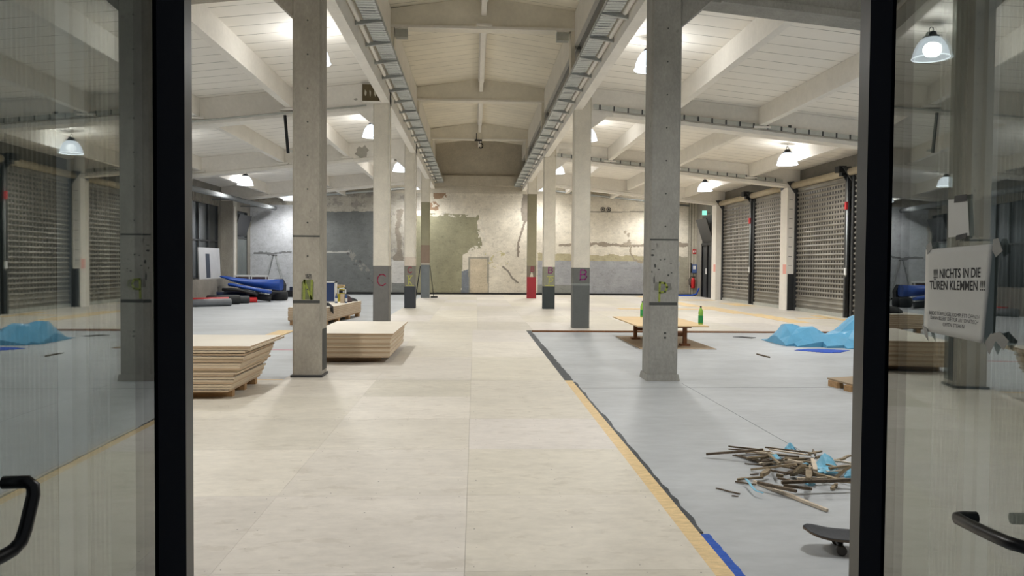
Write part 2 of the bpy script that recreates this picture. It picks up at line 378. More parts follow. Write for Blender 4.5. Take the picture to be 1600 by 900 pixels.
# yellowish bare strips between the far sheets, in front of the shutters
mb = MB()
for x0, x1, y0, y1 in ((8.35, 8.95, 20.2, 24.0), (8.05, 8.7, 24.0, 28.2), (7.8, 8.4, 28.2, 37.8), (10.2, 10.55, 21.2, 23.4), (7.3, 10.4, 33.2, 34.0), (4.9, 8.0, 26.2, 26.9), (9.8, 10.55, 28.8, 31.0), (9.3, 10.3, 21.9, 22.3)):
    mb.box(x0, x1, y0, y1, PLY-.001, PLY+.0025)
struct('trim_2', mb, 'osb_pale')
mb = MB(); mb.box(1.163, 1.272, 2.5, 10.1, .001, .021); mb.box(-2.42, -2.36, 14.2, 20, .001, .02)
mb.box(-4.35, -4.0, 16.3, 17.6, .001, .02); mb.box(-2.85, -2.42, 9.98, 10.2, .001, .02)
struct('trim_3', mb, 'osb')
def ribbon(pts, w, z, amp, seed, mi=0):
    r = random.Random(seed); mb = MB(); q = []
    n = 46
    for i in range(n+1):
        t = i/n; x = pts[0][0]+(pts[1][0]-pts[0][0])*t; y = pts[0][1]+(pts[1][1]-pts[0][1])*t
        wl = r.uniform(-amp, amp); wr = r.uniform(-amp, amp)
        q.append(((x-w/2+wl*.3, y, z), (x+w/2+wr, y, z+r.uniform(0, .004))))
    for (a, b), (c, d) in zip(q, q[1:]):
        a, b, c, d = map(Vector, (a, b, c, d)); dn = Vector((0, 0, -.0035))
        mb.hexa([a+dn, b+dn, d+dn, c+dn, a, b, d, c])
    return mb
tag(ribbon(((1.225, 10.1), (1.225, 17.62)), .12, .0235, .012, 3).build('membrane_strip', 'membrane'), 'grey black sealing membrane strip along the plywood edge, far half up to the cross edge', 'membrane')
tag(ribbon(((1.295, 4.35), (1.29, 10.05)), .045, .006, .012, 4).build('membrane_edge', 'membrane'), 'thin dark membrane edge peeking out beside the golden board strip', 'membrane')
tag(ribbon(((1.305, 2.6), (1.303, 4.33)), .062, .006, .003, 5).build('blue_tape', 'blue_film'), 'bright blue tape strip on the concrete beside the golden board strip, nearest the door', 'tape')
mb = MB(); mb.box(1.3, 10.9, 17.6, 17.648, .001, .036)
struct('trim_4', mb, 'brown_wood')

# ------------------------------------------------------------------ walls
def at_wall(p): q = at_y(p[0], p[1], YB); return (q.x, q.z)
def PW(*ps): return [at_wall(p) for p in ps]
s = .032; nx = int((XWR-XWL)/s); nz = int(5.0/s)
gx = np.linspace(XWL, XWR, nx+1); gz = np.linspace(0, 5.0, nz+1)
cx, cz = np.meshgrid((gx[:-1]+gx[1:])/2, (gz[:-1]+gz[1:])/2)
n1 = vnoise(cx, cz, 2.2, 1)-.5; n2 = vnoise(cx, cz, 2.2, 2)-.5; n3 = vnoise(cx, cz, 5, 3)-.5
wx = cx+n1*.22; wz = cz+n2*.22; vx = cx+n1*.05; vz = cz+n2*.05
C = np.zeros(cx.shape+(3,)); 
def fill(mask, rgb): C[mask] = lin(rgb)
fill(np.ones(cx.shape, bool), (208, 201, 186))
xl = at_wall((511, 400))[0]; xc = at_wall((662, 400))[0]
fill(cx < xc, (172, 167, 156)); fill((cx < xc) & (n3 > .12), (150, 146, 138))
fill(inpoly(vx, vz, PW((391, 320), (509, 320), (509, 462), (391, 462))), (186, 189, 194))
fill(inpoly(wx, wz, PW((395, 395), (456, 393), (456, 396), (395, 398))), (120, 122, 124))
fill(inpoly(vx, vz, PW((509, 331), (611, 330), (611, 462), (509, 462))), (104, 107, 106))
fill((segdist(vx, vz, PW((511, 394), (545, 394))) < .045), (164, 164, 158))
d = segdist(wx, wz, PW((546, 396), (562, 413), (582, 437))); fill((d < .16) & (n3 > .07), (128, 128, 122)); fill((d < .2) & (n3 < -.2), (84, 86, 84))
fill(inpoly(vx, vz, PW((612, 405), (633, 405), (633, 442), (612, 442))), (196, 194, 190)); fill(inpoly(cx, cz, PW((612, 442), (633, 442), (633, 462), (612, 462))), (122, 124, 120))
fill(inpoly(wx, vz, PW((619, 327), (630, 327), (626, 345), (626, 390), (631, 407), (615, 407), (619, 392))), (136, 128, 116))
fill(inpoly(vx, vz, PW((650, 332), (671, 333), (748, 336), (750, 356), (754, 387), (744, 389), (723, 398), (722, 421), (720, 462), (650, 462))), (142, 139, 114))
m_ol = inpoly(wx, wz, PW((650, 328), (671, 330), (752, 333), (756, 356), (757, 389), (744, 391), (725, 400), (722, 402), (718, 398), (742, 385), (748, 384), (745, 340), (650, 336))); fill(m_ol & (n3 > -.02), (208, 202, 188))
fill(inpoly(vx, vz, PW((722, 424), (734, 420), (734, 462), (720, 462))), (116, 122, 130))
fill(inpoly(cx+n1*.03, cz, PW((732, 401), (764, 401), (764, 462), (732, 462))), (150, 146, 134)); fill(inpoly(cx, cz, PW((734.5, 404), (761.5, 404), (761.5, 462), (734.5, 462))), (190, 178, 156))
d = segdist(cx, cz, PW((772, 404), (778, 408))); fill((d < .5) & (n3 > .08) & (n1 > -.05), (186, 178, 138))
fill(inpoly(wx, wz, PW((816, 294), (829, 294), (829, 341), (824, 346), (818, 344), (814, 330))), (134, 126, 114))
fill(segdist(wx, wz, PW((822, 346), (816, 364), (811, 378), (811, 400))) < .055, (136, 126, 114))
fill(segdist(vx, vz, PW((786, 417), (794, 424), (801, 435), (809, 441))) < .045, (132, 126, 116))
for q in (((677, 299), (697, 299), (697, 311), (679, 312)), ((672, 316), (687, 316), (686, 328), (672, 328))):
    fill(inpoly(wx, wz, PW(*q)) & (n3 > -.06), (148, 122, 98))
fill(inpoly(vx, wz, PW((840, 397), (1063, 401), (1063, 412), (840, 410))), (172, 164, 134))
fill(inpoly(vx, vz+n3*.04, PW((840, 407), (1063, 409), (1063, 462), (840, 462))), (154, 156, 160)); fill(inpoly(vx, vz, PW((840, 445), (900, 445), (900, 462), (840, 462))), (128, 130, 126))
d = segdist(wx, wz, PW((876, 383), (930, 382), (990, 384), (1005, 383), (1080, 383))); fill((d < .07+n3*.1), (140, 130, 116))
fill(segdist(wx, wz, PW((985, 385), (984, 396), (990, 406), (1005, 409))) < .05+n3*.08, (150, 140, 122))
d = segdist(wx, wz, PW((980, 360), (982, 384))); fill((d < .2) & (n3 > .12), (160, 150, 134))
fill(inpoly(vx, wz, PW((1061, 400), (1076, 400), (1076, 462), (1061, 462))), (158, 154, 138))
fill(segdist(cx, cz, PW((918, 331), (1005, 331))) < .03, (150, 145, 134)); fill(inpoly(cx, cz, PW((1075, 300), (1100, 300), (1100, 462), (1075, 462))), (182, 176, 160))
for px in (1076, 1079.5, 1084): fill(np.abs(cx-at_wall((px, 400))[0]) < .022, (120, 116, 106))
n4 = vnoise(cx, cz, 9, 14, 2)-.5; n5 = vnoise(cx*.4, cz, 14, 15, 2)-.5; C *= (1-.12*(n4 > .26)+.05*(n5 > .16)-.08*(n5 < -.22))[..., None]
stain = vnoise(cx, cz*.35, .9, 9)-.5; C *= (1+.22*stain[..., None])
mb = MB(); I = lambda i, j: j*(nx+1)+i
mb.v = [Vector((x, YB, z)) for z in gz for x in gx]
mb.f = [(I(i, j), I(i+1, j), I(i+1, j+1), I(i, j+1)) for j in range(nz) for i in range(nx)]; mb.m = [0]*len(mb.f); mb.sm = [False]*len(mb.f)
cl = list(C.reshape(-1, 3)); k0 = len(mb.f)
mb.box(XWL-.1, XWR+.1, YB+.02, YB+.4, 0, 5.0)
mb.prism([(XWL-.1, 5.0), (XWR+.1, 5.0), (XWR+.1, 5.5), (2.9, 6.0), (2.9, 7.6), (.17, 8.0), (-2.6, 7.6), (-2.6, 6.0), (XWL-.1, 5.5)], 'y', YB, YB+.4)
cl += [lin((190, 182, 166))]*(len(mb.f)-k0)
wb = struct('wall_back', mb, 'painted'); attr_paint(wb, cl)
mb = MB(); mb.box(-2.1, 2.5, YB-.16, YB-.001, 5.36, 5.84); struct('trim_5', mb, 'wall_plaster')
mb = MB(); mb.box(XWL+.02, XWR-.05, YB-.05, YB-.001, .041, .12); struct('baseboard_back', mb, 'black_plastic')
mb = MB()
mb.box(XWL-.35, XWL, 2.3, 39, 0, .86); mb.box(XWL-.35, XWL, 2.3, 39, 3.9, 5.3)
for y0, y1 in ((2.3, 10.9), (17.8, 18.9), (25.8, 26.9), (33.9, 35.1), (38.15, 39)): mb.box(XWL-.35, XWL, y0, y1, .85, 3.91)
struct('wall_left', mb, 'wall_grey')
mb = MB(); mb.box(XWR, XWR+.3, 2.3, 39, 0, 5.3); struct('wall_right', mb, 'wall_grey')
# front wall around the entrance, polycarbonate cladding outside
XJL, XJR, YJ = -.825, 1.145, 2.24
mb = MB(); mb.box(XWL-.35, XJL-.2, 2.36, 2.5, 0, 5.6); mb.box(XJR+.2, XWR+.3, 2.36, 2.5, 0, 5.6); mb.box(XWL-.35, XWR+.3, 2.36, 2.5, 2.75, 5.6)
mb.prism([(XWL-.3, 5.5), (XWR+.3, 5.5), (2.7, 7.6), (.17, 8), (-2.5, 7.6)], 'y', 2.36, 2.5)
struct('wall_front', mb, 'wall_grey')
mb = MB()
def ribs(x0, x1, pitch, y, z0, z1, d=.008):
    n = int((x1-x0)/pitch); xs = []
    for i in range(n):
        for t, dy in ((0, 0), (.25, -d), (.5, -d), (.75, 0)): xs.append((x0+(i+t)*pitch, y+dy))
    o = len(mb.v)
    for z in (z0, z1): mb.v += [Vector((x, yy, z)) for x, yy in xs]
    k = len(xs)
    for i in range(k-1): mb.face((o+i, o+i+1, o+k+i+1, o+k+i))
ribs(-2.6, -1.2, .0135, 2.33, .02, 3.2); ribs(-1.12, -1.03, .0135, 2.33, .02, 3.2); ribs(1.36, 1.5, .0135, 2.33, .02, 3.2); ribs(1.58, 3.2, .0135, 2.33, .02, 3.2)
struct('wall_facade', mb, 'facade')
mb = MB()
for x0, x1 in ((-1.2, -1.12), (1.5, 1.58)):
    mb.box(x0, x1, 2.31, 2.345, .02, 3.2); mb.box(x0+.028, x0+.05, 2.29, 2.31, .02, 3.2)
struct('trim_6', mb, 'white_plastic')

# ceilings, girders between aisle and nave, nave roof
mb = MB(); mb.hexa([(XWL-.2, 2.45, zl(XWL-.2)), (-1.98, 2.45, zl(-1.98)), (-1.98, 39, zl(-1.98)), (XWL-.2, 39, zl(XWL-.2)), (XWL-.2, 2.45, zl(XWL-.2)+.2), (-2.0, 2.45, zl(-1.98)+.2), (-2.0, 39, zl(-1.98)+.2), (XWL-.2, 39, zl(XWL-.2)+.2)])
struct('ceiling_left', mb, 'deck_aisle')
mb = MB(); mb.hexa([(2.3, 2.45, zr(2.3)), (XWR+.2, 2.45, zr(XWR+.2)), (XWR+.2, 39, zr(XWR+.2)), (2.3, 39, zr(2.3)), (2.3, 2.45, zr(2.3)+.2), (XWR+.2, 2.45, zr(XWR+.2)+.2), (XWR+.2, 39, zr(XWR+.2)+.2), (2.3, 39, zr(2.3)+.2)])
struct('ceiling_right', mb, 'deck_aisle')
XN = .17
mb = MB(); mb.prism([(-2.3, 7.34), (XN, 7.68), (2.65, 7.34), (2.65, 7.55), (XN, 7.9), (-2.3, 7.55)], 'y', 2.45, 39)
struct('ceiling_nave', mb, 'deck_nave')
for side, X0, X1 in (('left', -2.16, -1.98), ('right', 2.29, 2.47)):
    mb = MB(); mb.box(X0, X1, 2.5, YB-.02, 5.2 if side == 'left' else 5.13, 5.95); mb.box(X0-.02, X1+.02, 2.5, YB-.02, 6.6, 7.36)
    o = struct('wall_nave_'+side, mb, 'white_paint')
    mb = MB(); xm = (X0+X1)/2; mb.box(xm-.02, xm+.02, 2.5, YB-.03, 5.94, 6.61); o = struct('window_'+('1' if side == 'left' else '2'), mb, 'window_dark')
# ------------------------------------------------------------------ columns
GREY = (110, 110, 104); CREAM = (222, 216, 202)
def column(x0, x1, y0, ztop, zbase, bands, label, mat, group='concrete columns along the nave', ch=.025):
    """bands: (z_top, rgb) from the floor up"""
    mb = MB(); y1 = y0+CD; cl = []
    prof = [(x0+ch, y0), (x1-ch, y0), (x1, y0+ch), (x1, y1-ch), (x1-ch, y1), (x0+ch, y1), (x0, y1-ch), (x0, y0+ch)]
    z = zbase
    for zt, rgb in bands+[(ztop, None)]:
        if rgb is None: rgb = bands[-1][1]
        if zt <= z: continue
        o = len(mb.v); mb.v += [Vector((x, y, zz)) for zz in (z, zt) for x, y in prof]
        for i in range(8):
            mb.face((o+i, o+(i+1) % 8, o+8+(i+1) % 8, o+8+i)); cl.append(lin(rgb))
        if z == zbase: mb.face(range(o+7, o-1, -1)); cl.append(lin(rgb))
        if zt == ztop: mb.face(range(o+8, o+16)); cl.append(lin(rgb))
        z = zt
    c = mb.build('concrete_column', mat, loc=((x0+x1)/2, y0+CD/2, zbase))
    if MT[mat].node_tree.nodes.get('Attribute') or mat == 'column_paint': attr_paint(c, cl)
    return tag(c, label, 'column', group)
LX, RX = (-2.352, -1.98), (2.292, 2.69)
cN = column(*LX, BAY[0], 5.3, PLY, [(5.3, GREY)], 'bare grey concrete column with a green letter N, nearest on the left', 'raw_concrete')
cP = column(*RX, BAY[0], 5.3, 0, [(5.3, GREY)], 'bare grey concrete column with a yellow-green letter P, nearest on the right', 'raw_concrete_grey')
cC = column(*LX, BAY[1], 5.6, PLY, [(1.46, (112, 111, 108)), (1.47, (150, 145, 135)), (5.6, CREAM)], 'cream column with a grey foot and one pink letter C', 'column_paint')
cB = column(*RX, BAY[1], 5.6, 0, [(1.045, (94, 98, 97)), (1.095, (132, 138, 134)), (1.46, (104, 106, 103)), (5.6, CREAM)], 'cream column with a grey foot and one large purple letter B', 'column_paint')
cC2 = column(*LX, BAY[2], 5.6, PLY, [(.765, (54, 58, 64)), (1.45, (120, 118, 108)), (1.75, (206, 194, 180)), (5.6, CREAM)], 'cream column with a black foot under a yellow letter K', 'column_paint')
cB2 = column(*RX, BAY[2], 5.6, PLY, [(.8, (50, 58, 60)), (1.455, (134, 134, 118)), (5.6, CREAM)], 'cream column with a black foot under a yellow letter P', 'column_paint')
cC3 = column(*LX, BAY[3], 5.6, PLY, [(1.48, (108, 114, 116)), (1.56, (168, 160, 146)), (2.34, (130, 112, 96)), (4.2, (146, 142, 116)), (5.6, CREAM)], 'farthest left column, olive over brick brown with a blue-grey foot', 'column_paint')
cB3 = column(*RX, BAY[3], 5.6, PLY, [(.985, (150, 36, 46)), (1.48, (116, 106, 92)), (4.61, (146, 140, 114)), (5.6, CREAM)], 'farthest right column, olive with a dark red foot', 'column_paint')
# plinths and joints of the two bare columns
MB().box(LX[0]-.02, LX[1]+.015, BAY[0]-.02, BAY[0]+CD+.02, PLY, PLY+.03).build('plinth', 'steel_dark', cN)
MB().hexa([(RX[0]-.025, BAY[0]-.025, 0), (RX[1]+.025, BAY[0]-.025, 0), (RX[1]+.025, BAY[0]+CD+.025, 0), (RX[0]-.025, BAY[0]+CD+.025, 0), (RX[0]-.012, BAY[0]-.012, .085), (RX[1]+.012, BAY[0]-.012, .085), (RX[1]+.012, BAY[0]+CD+.012, .085), (RX[0]-.012, BAY[0]+CD+.012, .085)]).build('plinth', 'raw_concrete_grey', cP)
for c, X in ((cN, LX), (cP, RX)):
    for z, h in ((1.02, .04), (1.865, .02)):
        MB().box(X[0]+.01, X[1]-.02, BAY[0]-.003, BAY[0]+.02, z-h/2, z+h/2).build('joint_band', 'spray_dark', c)
    k = 0
    for z in [4.62-.43*i for i in range(9)]:
        xx = (X[0]+X[1])/2+.02+random.uniform(-.006, .006)
        MB().lathe([(.009, 0), (.009, .008), (.0, .008)], n=8, close=False).build('nail_head', 'spray_dark', c).rotation_euler.x = PI/2
        o = c.children[-1]
# nail heads: real positions (lathe axis turned to face the door)
for c in (cN, cP):
    X = LX if c is cN else RX; i = 0
    for o in [q for q in c.children if q.name.startswith('nail_head')]:
        me = o.data; me.clear_geometry(); b2 = bmesh.new()
        bmesh.ops.create_cone(b2, cap_ends=True, segments=8, radius1=.011, radius2=.009, depth=.012); b2.to_mesh(me); b2.free()
        o.rotation_euler = (PI/2, 0, 0); o.location = Vector(((X[0]+X[1])/2+.01, BAY[0]-.004, 4.62-.43*i)) - c.location; i += 1
MB().box(RX[1]-.19, RX[1]-.16, BAY[0]-.004, BAY[0]+.01, .56, .585).build('bolt_hole', 'spray_dark', cP); MB().box(RX[1]-.19, RX[1]-.16, BAY[0]-.004, BAY[0]+.01, .62, .645).build('bolt_hole', 'spray_dark', cP)
for (x, z, w, h) in ((2.335, 1.66, .05, .035), (2.37, 1.52, .03, .05), (2.42, 1.47, .045, .02), (2.33, 1.44, .02, .03), (2.36, 1.33, .02, .11), (2.55, 1.4, .03, .03), (2.59, 1.43, .03, .02), (2.58, 1.55, .025, .015), (2.44, 1.6, .03, .015), (2.34, 1.73, .05, .008)):
    pts = [(x+w/2*math.cos(a)*random.uniform(.6, 1.2), z+h/2*math.sin(a)*random.uniform(.6, 1.2)) for a in [2*PI*i/8 for i in range(8)]]
    MB().prism(pts, 'y', BAY[0]-.002, BAY[0]+.01).build('chip_mark', 'spray_dark', cP)
MB().prism([(2.37, 1.31), (2.58, 1.29), (2.6, 1.21), (2.5, 1.18), (2.36, 1.2)], 'y', BAY[0]-.0015, BAY[0]+.01).build('smudge', 'smudge', cP)
def letter(c, ch, x, z, w, h, sw, mat, Y): return strokes(glyph(ch, x, z, w, h), sw, Y).build('painted_letter', mat, c)
Y0 = BAY[0]-.0015
MB().prism([(-2.235, 1.05), (-2.23, 1.27), (-2.2, 1.3), (-2.11, 1.31), (-2.075, 1.27), (-2.08, 1.05)], 'y', Y0-.001, BAY[0]+.01).build('paint_patch', 'spray_olive', cN)
letter(cN, 'N', -2.2, 1.055, .1, .24, .026, 'spray_green', Y0-.002)
for i, ch in enumerate('1021'): letter(cN, ch, -2.182+i*.021, 1.325, .014, .05, .006, 'ink_grey', Y0-.001)
MB().prism([(-1.98, .65), (-1.98, .1), (-1.99, .1), (-1.99, .65)], 'z', 1, 2) if False else None
MB().box(-1.985, -1.977, BAY[0]+.06, BAY[0]+CD-.03, .12, .66).build('dark_stripe', 'spray_dark', cN)
letter(cP, 'P', 2.425, 1.06, .11, .24, .026, 'spray_green', Y0-.002)
letter(cC, 'C', -2.255, 1.01, .19, .26, .026, 'spray_pink', BAY[1])
letter(cB, 'B', 2.455, 1.18, .16, .23, .028, 'spray_purple', BAY[1])
letter(cC2, 'C', -2.235, 1.22, .14, .19, .026, 'spray_pink', BAY[2])
letter(cC2, 'K', -2.24, .84, .15, .26, .026, 'spray_yellow', BAY[2]); letter(cC2, '-', -2.26, 1.09, .2, .06, .02, 'spray_yellow', BAY[2]); letter(cC2, '-', -2.29, .77, .26, .06, .02, 'spray_yellow', BAY[2])
letter(cB2, 'B', 2.46, 1.245, .15, .19, .03, 'spray_purple', BAY[2])
letter(cB2, 'P', 2.48, .84, .14, .25, .026, 'spray_yellow', BAY[2]); letter(cB2, '-', 2.42, 1.1, .22, .06, .02, 'spray_yellow', BAY[2]); letter(cB2, '-', 2.36, .79, .3, .06, .02, 'spray_yellow', BAY[2])
letter(cB3, 'B', 2.45, 1.23, .15, .2, .03, 'spray_pink', BAY[3])
MB().prism([(2.4, .99), (2.47, 1.2), (2.52, 1.18), (2.56, .99)], 'y', BAY[3]-.002, BAY[3]+.01).build('paint_patch', 'plaster_chip', cB3)
for c, X, Y in ((cC, LX, BAY[1]), (cC2, LX, BAY[2])):
    mb = MB(); mb.tube([(X[1]-.005, Y-.012, 1.7), (X[1]-.005, Y-.012, 5.5)], .012, 8); mb.build('conduit', 'white_paint', c)

# ------------------------------------------------------------------ aisle beams with haunches
NAMES = [('N', 'P'), ('pink C', 'large purple B'), ('yellow K', 'purple B and yellow P'), ('brick brown', 'red-footed')]
beams = {}
for k, Y in enumerate(BAY):
    for side in (-1, 1):
        xi = LX[0] if side < 0 else RX[1]; xo = XWL+.02 if side < 0 else XWR-.02
        z = zl if side < 0 else zr; dep = .62
        y0, y1 = Y+.005, Y+CD-.005; mb = MB()
        q = [(xi, y0, z(xi)-dep), (xo, y0, z(xo)-dep), (xo, y1, z(xo)-dep), (xi, y1, z(xi)-dep), (xi, y0, z(xi)-.004), (xo, y0, z(xo)-.004), (xo, y1, z(xo)-.004), (xi, y1, z(xi)-.004)]
        mb.hexa(q)
        raw = k == 0
        b = mb.build('roof_beam', ('raw_concrete' if side < 0 else 'raw_concrete_grey') if raw else 'white_paint', loc=((xi+xo)/2, Y+CD/2, z(xo)-dep))
        s_ = 'left' if side < 0 else 'right'
        look = 'bare grey concrete roof beam' if raw else 'white painted roof beam'
        tag(b, f'{look} across the {s_} aisle at the {NAMES[k][side > 0]} column', 'beam', f'roof beams across the aisles')
        beams[(k, side)] = b
        hw = .36; hz = 4.67 if k == 0 else 4.72
        zb = z(xi)-dep
        MB().prism([(xi, hz), (xi, zb+.01), (xi+side*(hw+.02), z(xi+side*(hw))-dep+.01)], 'y', y0+.01, y1-.01).build('haunch', ('raw_concrete' if side < 0 else 'raw_concrete_grey') if raw else 'white_paint', b)
        mb = MB()                                # flange lip along the lower edge
        mb.hexa([(xi+side*.5, y0-.05, z(xi+side*.5)-dep), (xo, y0-.05, z(xo)-dep), (xo, y0+.01, z(xo)-dep), (xi+side*.5, y0+.01, z(xi+side*.5)-dep), (xi+side*.5, y0-.05, z(xi+side*.5)-dep+.09), (xo, y0-.05, z(xo)-dep+.09), (xo, y0+.01, z(xo)-dep+.12), (xi+side*.5, y0+.01, z(xi+side*.5)-dep+.12)])
        mb.build('flange', ('raw_concrete' if side < 0 else 'raw_concrete_grey') if raw else 'white_paint', b)
PURX = {-1: [-4.25, -6.35, -9.05], 1: [4.5, 6.7, 9.3]}
ROW = ['row next to the nave', 'middle row', 'row nearest the outer wall']
SPAN = [('from N column beam to pink C beam', 'from P column beam to large B beam'),
        ('from pink C beam to yellow K beam', 'from large B beam to yellow P beam'),
        ('from yellow K beam to last beam', 'from yellow P beam to last beam'),
        ('from last beam to back wall', 'from last beam to back wall')]
ORD = ['first', 'second', 'third']
for side in (-1, 1):
    z = zl if side < 0 else zr
    for r, X in enumerate(PURX[side]):
        for k in range(4):
            y0 = BAY[k]+CD-.002; y1 = BAY[k+1]+.004 if k < 3 else YB-.01
            mb = MB(); a, b_ = X-.075, X+.075
            mb.hexa([(a, y0, z(X)-.42), (b_, y0, z(X)-.42), (b_, y1, z(X)-.42), (a, y1, z(X)-.42), (a, y0, z(a)-.003), (b_, y0, z(b_)-.003), (b_, y1, z(b_)-.003), (a, y1, z(a)-.003)])
            o = mb.build('roof_purlin', 'white_paint', loc=(X, (y0+y1)/2, z(X)-.42))
            tag(o, f'white purlin, {"left" if side < 0 else "right"} roof, {ORD[r]} row from nave, {SPAN[k][side > 0]}', 'purlin', 'roof purlins')
            if k < 3:
                MB().box(X-.2, X+.2, y1-.1, y1+.01, z(X)-.48, z(X)-.43).build('corbel', 'white_paint', beams[(k+1, side)])
# strips on the beams: cable rail with clips (right), conduit (left)
for k, lb in ((1, 'grey cable rail with dark clips along the beam above the large purple B column'), (2, 'grey cable rail with dark clips along the beam above the yellow P column')):
    Y = BAY[k]-.05; x0, x1 = 2.72, 9.2 if k == 1 else 10.4
    t = thing('cable_rail', lb, 'cable rail', ((x0+x1)/2, Y, zr(x1)-.62), 'cable rails on the right beams')
    mb = MB(); dz = .62-.13
    mb.hexa([(x0, Y-.02, zr(x0)-dz), (x1, Y-.02, zr(x1)-dz), (x1, Y-.002, zr(x1)-dz), (x0, Y-.002, zr(x0)-dz), (x0, Y-.02, zr(x0)-dz+.1), (x1, Y-.02, zr(x1)-dz+.1), (x1, Y-.002, zr(x1)-dz+.1), (x0, Y-.002, zr(x0)-dz+.1)])
    mb.build('rail', 'galv_white', t); mb = MB(); x = x0+.15
    while x < x1:
        MB().box(x-.016, x+.016, Y-.035, Y-.018, zr(x)-dz-.005, zr(x)-dz+.105).build('clip', 'steel_dark', t); x += .33
mb = MB(); mb.tube([(-2.5, BAY[1]-.075, zl(-2.5)-.53), (-10.5, BAY[1]-.075, zl(-10.5)-.53)], .022, 8)
tag(mb.build('conduit_pipe', 'galv_white', loc=(-6.5, BAY[1]-.075, 4.2)), 'thin grey conduit running along the left beam at the pink C column', 'pipe')
def patch(b, cx_, cz_, w_, h_, Yp, seed, mat='peel'):
    rr = random.Random(seed); pts = [(cx_+w_/2*math.cos(a)*rr.uniform(.55, 1.15), cz_+h_/2*math.sin(a)*rr.uniform(.55, 1.15)) for a in [2*PI*i/16 for i in range(16)]]
    MB().prism(pts, 'y', Yp-.003, Yp+.01).build('peeled_patch', mat, b)
patch(beams[(2, -1)], -3.75, 5.2, .5, .5, BAY[2], 1); patch(beams[(2, -1)], -3.0, 4.72, .22, .1, BAY[2], 2); patch(beams[(2, -1)], -2.65, 4.95, .1, .08, BAY[2], 3)
patch(beams[(1, -1)], -2.75, 5.28, .1, .06, BAY[1], 4)
MB().box(7.35, 7.42, BAY[1]-.02, BAY[1]+.01, 4.78, 4.85).build('socket_box', 'spray_dark', beams[(1, 1)])
# nave frames
for k, Y in ((1, BAY[1]), (2, BAY[2]), (3, BAY[3])):
    nm = ['', 'nearest in view', 'second in view', 'farthest, with the hook'][k]
    mb = MB(); mb.prism([(-2.0, 6.93), (2.46, 6.93), (2.46, 7.36), (XN, 7.69), (-2.0, 7.36)], 'y', Y, Y+.3)
    b = mb.build('nave_beam', 'beam_nave', loc=(XN, Y+.15, 6.93)); tag(b, f'low gabled cross beam high in the nave, {nm}', 'beam', 'gabled nave beams')
    MB().box(-2.0, 2.46, Y-.04, Y+.001, 6.93, 6.99).build('flange', 'white_paint', b)
    for x in (-1.93, 2.24): MB().box(x-.05, x+.05, Y-.02, Y+.28, 5.96, 6.94).build('post', 'beam_nave', b)
    if k == 1:
        MB().box(.0, .36, Y-.08, Y+.001, 6.99, 7.05).build('ridge_seat', 'white_paint', b)
for k, (y0, y1) in enumerate(((2.6, BAY[1]), (BAY[1]+.3, BAY[2]), (BAY[2]+.3, BAY[3]), (BAY[3]+.3, YB-.01))):
    if k == 0: y0 = 10.6
    mb = MB(); mb.box(XN-.06, XN+.06, y0, y1, 7.24, 7.675); mb.box(XN-.1, XN+.1, y0, y1, 7.56, 7.67)
    o = mb.build('ridge_beam', 'white_paint', loc=(XN, (y0+y1)/2, 7.24)); tag(o, ['ridge beam of the nave roof, part nearest the door', 'ridge beam between the nearest and second nave beams', 'ridge beam between the second and farthest nave beams', 'ridge beam from the farthest nave beam to the gable'][k], 'beam', 'ridge beams')
for x, nm in ((-1.72, 'left'), (2.0, 'right')):
    t = thing('junction_box', f'small grey box under the {nm} end of the nearest gabled nave beam', 'junction box', (x, BAY[1]+.1, 6.72), 'boxes under the nave beam')
    MB().box(x-.14, x+.14, BAY[1]-.0, BAY[1]+.2, 6.72, 6.91).build('box_body', 'galv_white', t); MB().box(x-.15, x+.15, BAY[1]-.015, BAY[1]+.2, 6.905, 6.928).build('bracket', 'white_paint', t)
t = thing('crane_hook', 'dark lifting hook hanging from the farthest gabled nave beam', 'hook', (XN-.02, BAY[3]-.1, 6.5))
x, y = XN-.02, BAY[3]-.1
MB().box(x-.2, x+.12, y-.03, y+.05, 6.86, 6.92).build('hanger', 'dark_metal', t)
MB().tube([(x-.12, y, 6.92), (x-.12, y, 7.2)], .015, 6).build('rod', 'dark_metal', t)
MB().tube([(x, y, 6.88), (x, y, 6.76)]+[(x+.02-.09*math.cos(a)*1+.05, y, 6.66+.1*math.sin(a)) for a in [PI*.55+PI*1.25*i/9 for i in range(10)]], .026, 8).build('hook', 'dark_metal', t)

